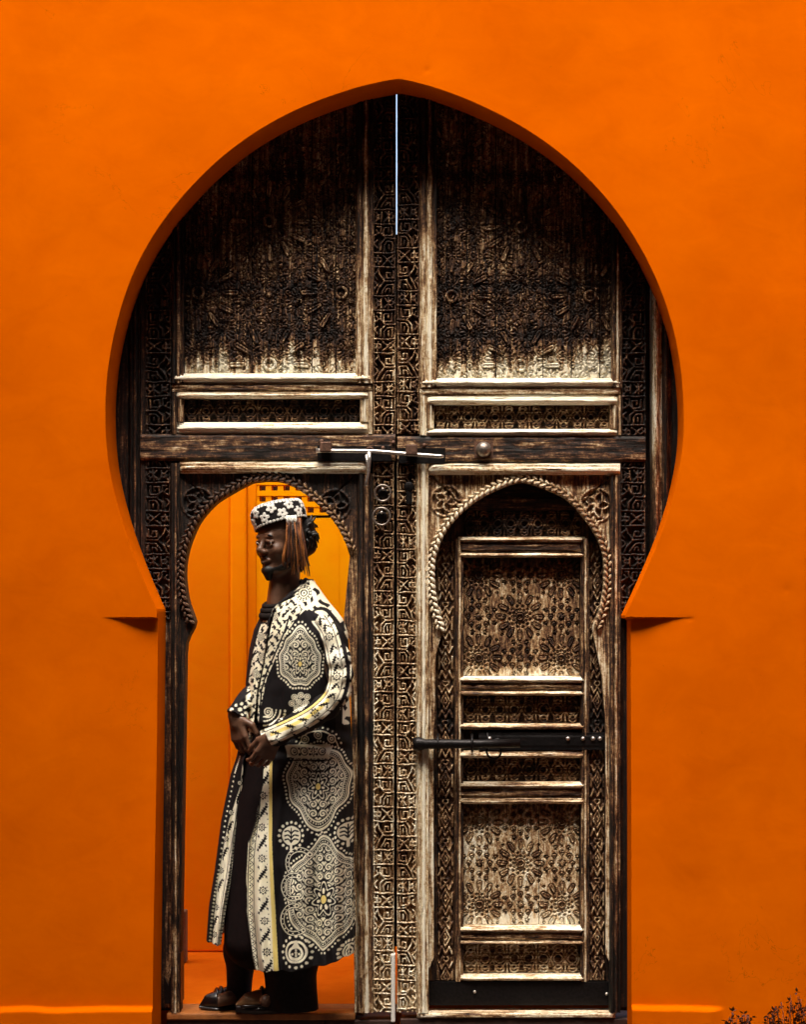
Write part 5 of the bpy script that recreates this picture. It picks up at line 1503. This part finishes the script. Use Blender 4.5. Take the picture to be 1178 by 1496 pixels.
# silhouettes are seen at the depth of each point
WX = XC + (GX - VX) * k; WZ = ZC - (PYg - VY) * (D - 0.08) / D / S
jmb = XC + (np.interp(PYg, [900, 912, 935, 960, 1130, 1391, 1467], [503, 502, 508, 511, 514.5, 516.5, 517.5]) - VX) / S
WX = np.where((yc_ > -0.012), np.minimum(WX, jmb - 0.004), WX)
Vr = np.stack([WX, yc_, WZ], -1).reshape(-1, 3)
idx = np.arange(NVr * NT).reshape(NVr, NT)
Fr = np.stack([idx[:-1, :-1], idx[:-1, 1:], idx[1:, 1:], idx[1:, :-1]], -1).reshape(-1, 4)
robe = mesh_np('robe', Vr, Fr, ROBE, person, {'col': cloth_col(Vr, (np.where(PYg.ravel() > 1060, 1, 0.3) * 70 * fold.ravel() * np.clip((Vr[:, 0] - P(408, 0, 0)[0]) * 20, 0, 1), 60 * fold.ravel()))})
robe['_org'] = list(person['_org'])
so = robe.modifiers.new('thickness', 'SOLIDIFY'); so.thickness = 0.004; so.offset = -1

# near sleeve: a wide tube bent at the elbow, its edge band turned outwards
def sleeve(name, path, ra, rb, n, m, shift=(0, 0), wr=0.006, seed=3):
    """path in world points, ra = radius in the picture plane, rb = radius in depth"""
    q = spline(path, m); s_ = np.linspace(0, len(path) - 1, m)
    ra = np.interp(s_, range(len(path)), ra); rb = np.interp(s_, range(len(path)), rb)
    T = np.gradient(q, axis=0); T /= np.linalg.norm(T, axis=1)[:, None]
    Nn = np.stack([T[:, 2], 0 * T[:, 0], -T[:, 0]], 1); Nn /= np.linalg.norm(Nn, axis=1)[:, None] + 1e-9
    Bn_ = np.cross(T, Nn)
    a = np.linspace(0, 2 * np.pi, n, endpoint=False)
    V = np.zeros((m, n, 3))
    for i in range(m):
        w = wr * (np.sin(3 * a + i * 0.035) * 0.5 + np.sin(i * 0.19 + 2 * np.sin(a)) * 0.6 + (fbm(a * 2.2, np.full(n, i / 22.0), seed) - 0.5) * 1.4)
        V[i] = q[i] + ((ra[i] + w) * np.cos(a))[:, None] * Nn[i] + ((rb[i] + w) * np.sin(a))[:, None] * Bn_[i]
    V = V.reshape(-1, 3); idx = np.arange(m * n).reshape(m, n); nx_ = np.roll(idx, -1, 1)
    F = np.stack([idx[:-1], nx_[:-1], nx_[1:], idx[1:]], -1).reshape(-1, 4)
    return V, F

V, F = sleeve('s', [P(450, 893, -0.115), P(480, 922, -0.185), P(493, 958, -0.225), P(497, 986, -0.235), P(490, 1016, -0.250), P(466, 1040, -0.262), P(430, 1060, -0.262), P(394, 1078, -0.252)],
              [0.034, 0.043, 0.044, 0.044, 0.045, 0.046, 0.043, 0.037], [0.045, 0.050, 0.048, 0.048, 0.046, 0.046, 0.044, 0.038], 120, 260)
sl1 = mesh_np('sleeve', V, F, ROBE, person, {'col': cloth_col(V)})
V, F = sleeve('s', [P(392, 935, 0.05), P(388, 970, 0.05), P(378, 1004, -0.01), P(353, 1032, -0.085), P(345, 1047, -0.105)],
              [0.034, 0.034, 0.034, 0.034, 0.036], [0.045, 0.046, 0.043, 0.040, 0.038], 80, 120, seed=9)
sl2 = mesh_np('sleeve', V, F, ROBE, person, {'col': cloth_col(V)})
for o_ in (sl1, sl2):
    m_ = o_.modifiers.new('thickness', 'SOLIDIFY'); m_.thickness = 0.004; m_.offset = -1
# rolled collar edge
q = [P(447, 847, -0.04), P(440, 858, -0.10), P(424, 871, -0.135), P(407, 883, -0.14), P(399, 893, -0.15)]
V, F = tube(spline(q, 20), np.linspace(0.009, 0.005, 20), 10); mesh_np('collar', V, F, ROBE, person, {'col': cloth_col(V)})

nc = P(413, 880, -0.045)
q = [nc + np.array([0.066 * math.cos(a), 0.066 * math.sin(a), 0.012 * math.cos(a) + 0.012 * math.sin(a)]) for a in np.linspace(0, 2 * np.pi, 30)]
NB = simple('black_neckband_cloth', (0.010, 0.007, 0.006), 0.8, 0, 0.4, 60, 0.3, 0.2)
for dz, rr_ in ((0.0, 0.010), (-0.016, 0.013), (-0.034, 0.015)):
    V, F = tube([nc + (p - nc) * (1 - dz * 3) + np.array([0, 0, dz]) for p in q], rr_, 10, False); mesh_np('neckband', V, F, NB, person)

# ------------------------------------------------------------------ dark tunic, trousers, shoes
BLKC = simple('black_cloth', (0.010, 0.008, 0.009), 0.75, 0, 0.4, 60, 0.3, 0.2)
MAR = simple('dark_maroon_cloth', (0.007, 0.002, 0.002), 0.8, 0, 0.5, 60, 0.3, 0.2)
fl = np.eye(3)
sdf_part('tunic', P(330, 0, 0) * [1, 0, 0] + [0, -0.22, 0.1], [P(500, 0, 0)[0], 0.16, 1.56], 0.006, [
    lambda f: f.ell(P(428, 960, -0.0), (0.085, 0.12, 0.20), fl, 0.02),
    lambda f: f.ell(P(420, 1090, -0.01), (0.105, 0.135, 0.28), fl, 0.03),
    lambda f: f.cap(P(385, 1100, -0.04), P(372, 1370, -0.02), 0.085, 0.115, 0.04),
    lambda f: f.cap(P(418, 1100, -0.0), P(425, 1370, -0.0), 0.12, 0.13, 0.04)], MAR)
def legs(f):
    f.cap(P(425, 1150, -0.03), P(424, 1400, -0.035), 0.105, 0.098, 0.03)
    f.cap(P(424, 1400, -0.035), P(427, 1480, -0.03), 0.095, 0.093, 0.02)
    f.cap(P(395, 1150, 0.06), P(352, 1390, 0.07), 0.085, 0.062, 0.03)
    f.cap(P(352, 1390, 0.07), P(348, 1458, 0.075), 0.056, 0.044, 0.02)
    sl, G = f._sl(f.lo, f.lo + f.h * f.n)
    X, Y, Z = G
    f.F += (0.006 * np.sin(X * 60 + Z * 14) * np.sin(Z * 9 + Y * 25)).astype(np.float32)
    f.F[:] = np.maximum(f.F, (0.022 - Z))
sdf_part('trousers', [P(315, 0, 0)[0], -0.20, 0.0], [P(490, 0, 0)[0], 0.20, 1.0], 0.006, [legs], BLKC)
LEA = simple('black_polished_leather', (0.008, 0.004, 0.004), 0.28, 0, 0.5, 50, 0.15, 0.6)
TAN = simple('tan_leather', (0.26, 0.14, 0.06), 0.45, 0, 0.3, 50, 0.2, 0.4)
BRN = simple('dark_brown_sole', (0.055, 0.018, 0.010), 0.45, 0, 0.4, 50, 0.2, 0.5)
def shoe(toe, heel, w, hgt, tm, um, sm, pointed=0.0, strap=True, sole=0.022):
    toe = np.array(toe, float); heel = np.array(heel, float); d = toe - heel; L = np.linalg.norm(d); d /= L; s_ = np.array([-d[1], d[0], 0.0]); z = np.array([0, 0, 1.0])
    n = 40; m = 20; V = []
    Vs = []
    for i in range(n + 1):
        t = i / n
        ww = w * (0.78 + 0.22 * math.sin(t * math.pi * 1.15 - 0.3)) * (1 - (max(0, t - 0.62) / 0.38) ** (2.2 - pointed) * (0.82 + 0.1 * pointed)) * min(1, (t + 0.03) / 0.10) ** 0.5
        hh = hgt * (1 - 0.58 * t ** 1.15) * (1 - max(0, t - 0.86) / 0.14 * 0.75) * min(1, (t + 0.02) / 0.07) ** 0.5
        c = heel + d * L * t
        for j in range(m):
            a = 2 * math.pi * j / m; ca, sa = math.cos(a), math.sin(a)
            y_ = np.sign(ca) * abs(ca) ** 0.75 * ww; zz = (max(sa, 0) ** 0.8) * hh if sa > 0 else 0.0
            V.append(c + s_ * y_ * (1 - 0.25 * max(0, sa) ** 2) + z * (sole + zz))
            Vs.append(c + s_ * np.sign(ca) * abs(ca) ** 0.6 * (ww + 0.004) + z * (sole if sa > 0 else 0.0) + z * (0.006 * t ** 6))
    F = []
    for i in range(n):
        for j in range(m): F.append((i * m + j, (i + 1) * m + j, (i + 1) * m + (j + 1) % m, i * m + (j + 1) % m))
    sh_ = mesh_np('shoe', np.array(V), np.array(F), um, person); sh_['_org'] = list(person['_org'])
    mesh_np('sole', np.array(Vs), np.array(F), sm, sh_)
    if strap:
        for t0 in (0.50, 0.60):
            q = []
            for k_ in range(13):
                a = math.pi * k_ / 12; hh = hgt * (1 - 0.58 * t0 ** 1.15) + 0.003
                q.append(heel + d * L * (t0 - 0.02 * math.sin(a)) + s_ * math.cos(a) * (w * 0.86) + z * (sole + 0.004 + math.sin(a) ** 0.8 * hh))
            V_, F_ = tube(q, 0.0055, 8); mesh_np('strap', V_, F_, LEA, sh_)
    return sh_
zf = 0.001
def ft(px, y): p = P(px, 1480, y); return np.array([p[0], y, zf])
shoe(ft(344, -0.008), ft(436, 0.05), 0.046, 0.085, TAN, TAN, LEA, 0.0, True, 0.026)
# dark toe cap welt of the near shoe
q = [ft(344 + i * 9, -0.008 + i * 0.006) + np.array([0, -0.034 - 0.012 * math.sin(i / 8 * 3), 0.031]) for i in range(1, 9)]
V, F = tube(q, 0.006, 8); mesh_np('welt', V, F, LEA, person)
shoe(ft(291, 0.05), ft(352, 0.10), 0.040, 0.085, LEA, LEA, LEA, 0.9, True, 0.010)

# ------------------------------------------------------------------ dry plants at the foot of the wall
DRY = simple('dry_stem', (0.10, 0.028, 0.012), 0.9, 0, 0.6, 60, 0)
DRYF = simple('dry_flower_head', (0.11, 0.028, 0.014), 0.95, 0, 0.8, 300, 0.4)
def plant(px0, px1, ytop, n, label, hs, y=-0.42):
    base = P((px0 + px1) / 2, 1500, y); base[2] = -0.165
    t = thing('dry_plant', label, 'plant', base, 'dry plants at the foot of the wall')
    hp = []
    for i in range(n):
        px = rng.uniform(px0, px1); top = P(px, ytop + rng.uniform(0, 0.6) * (1496 - ytop), y + rng.uniform(-.04, .04))
        b0 = base + np.array([rng.normal(0, 0.03) + (top[0] - base[0]) * 0.4, rng.normal(0, .02), 0])
        q = spline([b0, b0 * 0.5 + top * 0.5 + rng.normal(0, 0.008, 3), top], 6)
        V, F = tube(q, [0.0014] * 5 + [0.0008], 5); mesh_np('stem', V, F, DRY, t)
        for k_ in range(hs):
            f_ = 1 - 0.10 * k_ - rng.uniform(0, .05); c = b0 * (1 - f_) + top * f_ + rng.normal(0, 0.008, 3)
            th = rng.normal(0, 1, (5, 3)); th /= np.linalg.norm(th, axis=1)[:, None]
            r0 = rng.uniform(0.006, 0.013)
            for v_ in th:
                u_ = norm(np.cross(v_, [0.3, 0.5, 0.8])); w_ = np.cross(v_, u_)
                hp.append((np.array([c, c + (v_ * 0.8 + u_ * 0.45) * r0, c + v_ * r0 * 1.7, c + (v_ * 0.8 - u_ * 0.45) * r0]), np.array([[0, 1, 2, 3]])))
    V, F = join_vf(hp); o = mesh_np('dry_leaves', V, F, DRYF, t, smooth=False); o['kind'] = 'stuff'
plant(1058, 1082, 1484, 9, 'small low dark red dry plant, leftmost at the foot of the wall', 4)
plant(1084, 1098, 1480, 8, 'small dry plant with a rounded head, middle one at the foot of the wall', 4)
plant(1122, 1150, 1466, 10, 'taller brown dry plant right of the small dark one, below the wall', 6)
plant(1152, 1190, 1450, 13, 'tallest dark red dry plant, in the bottom right corner', 7)

for o in bpy.data.objects:
    if '_org' in o: del o['_org']
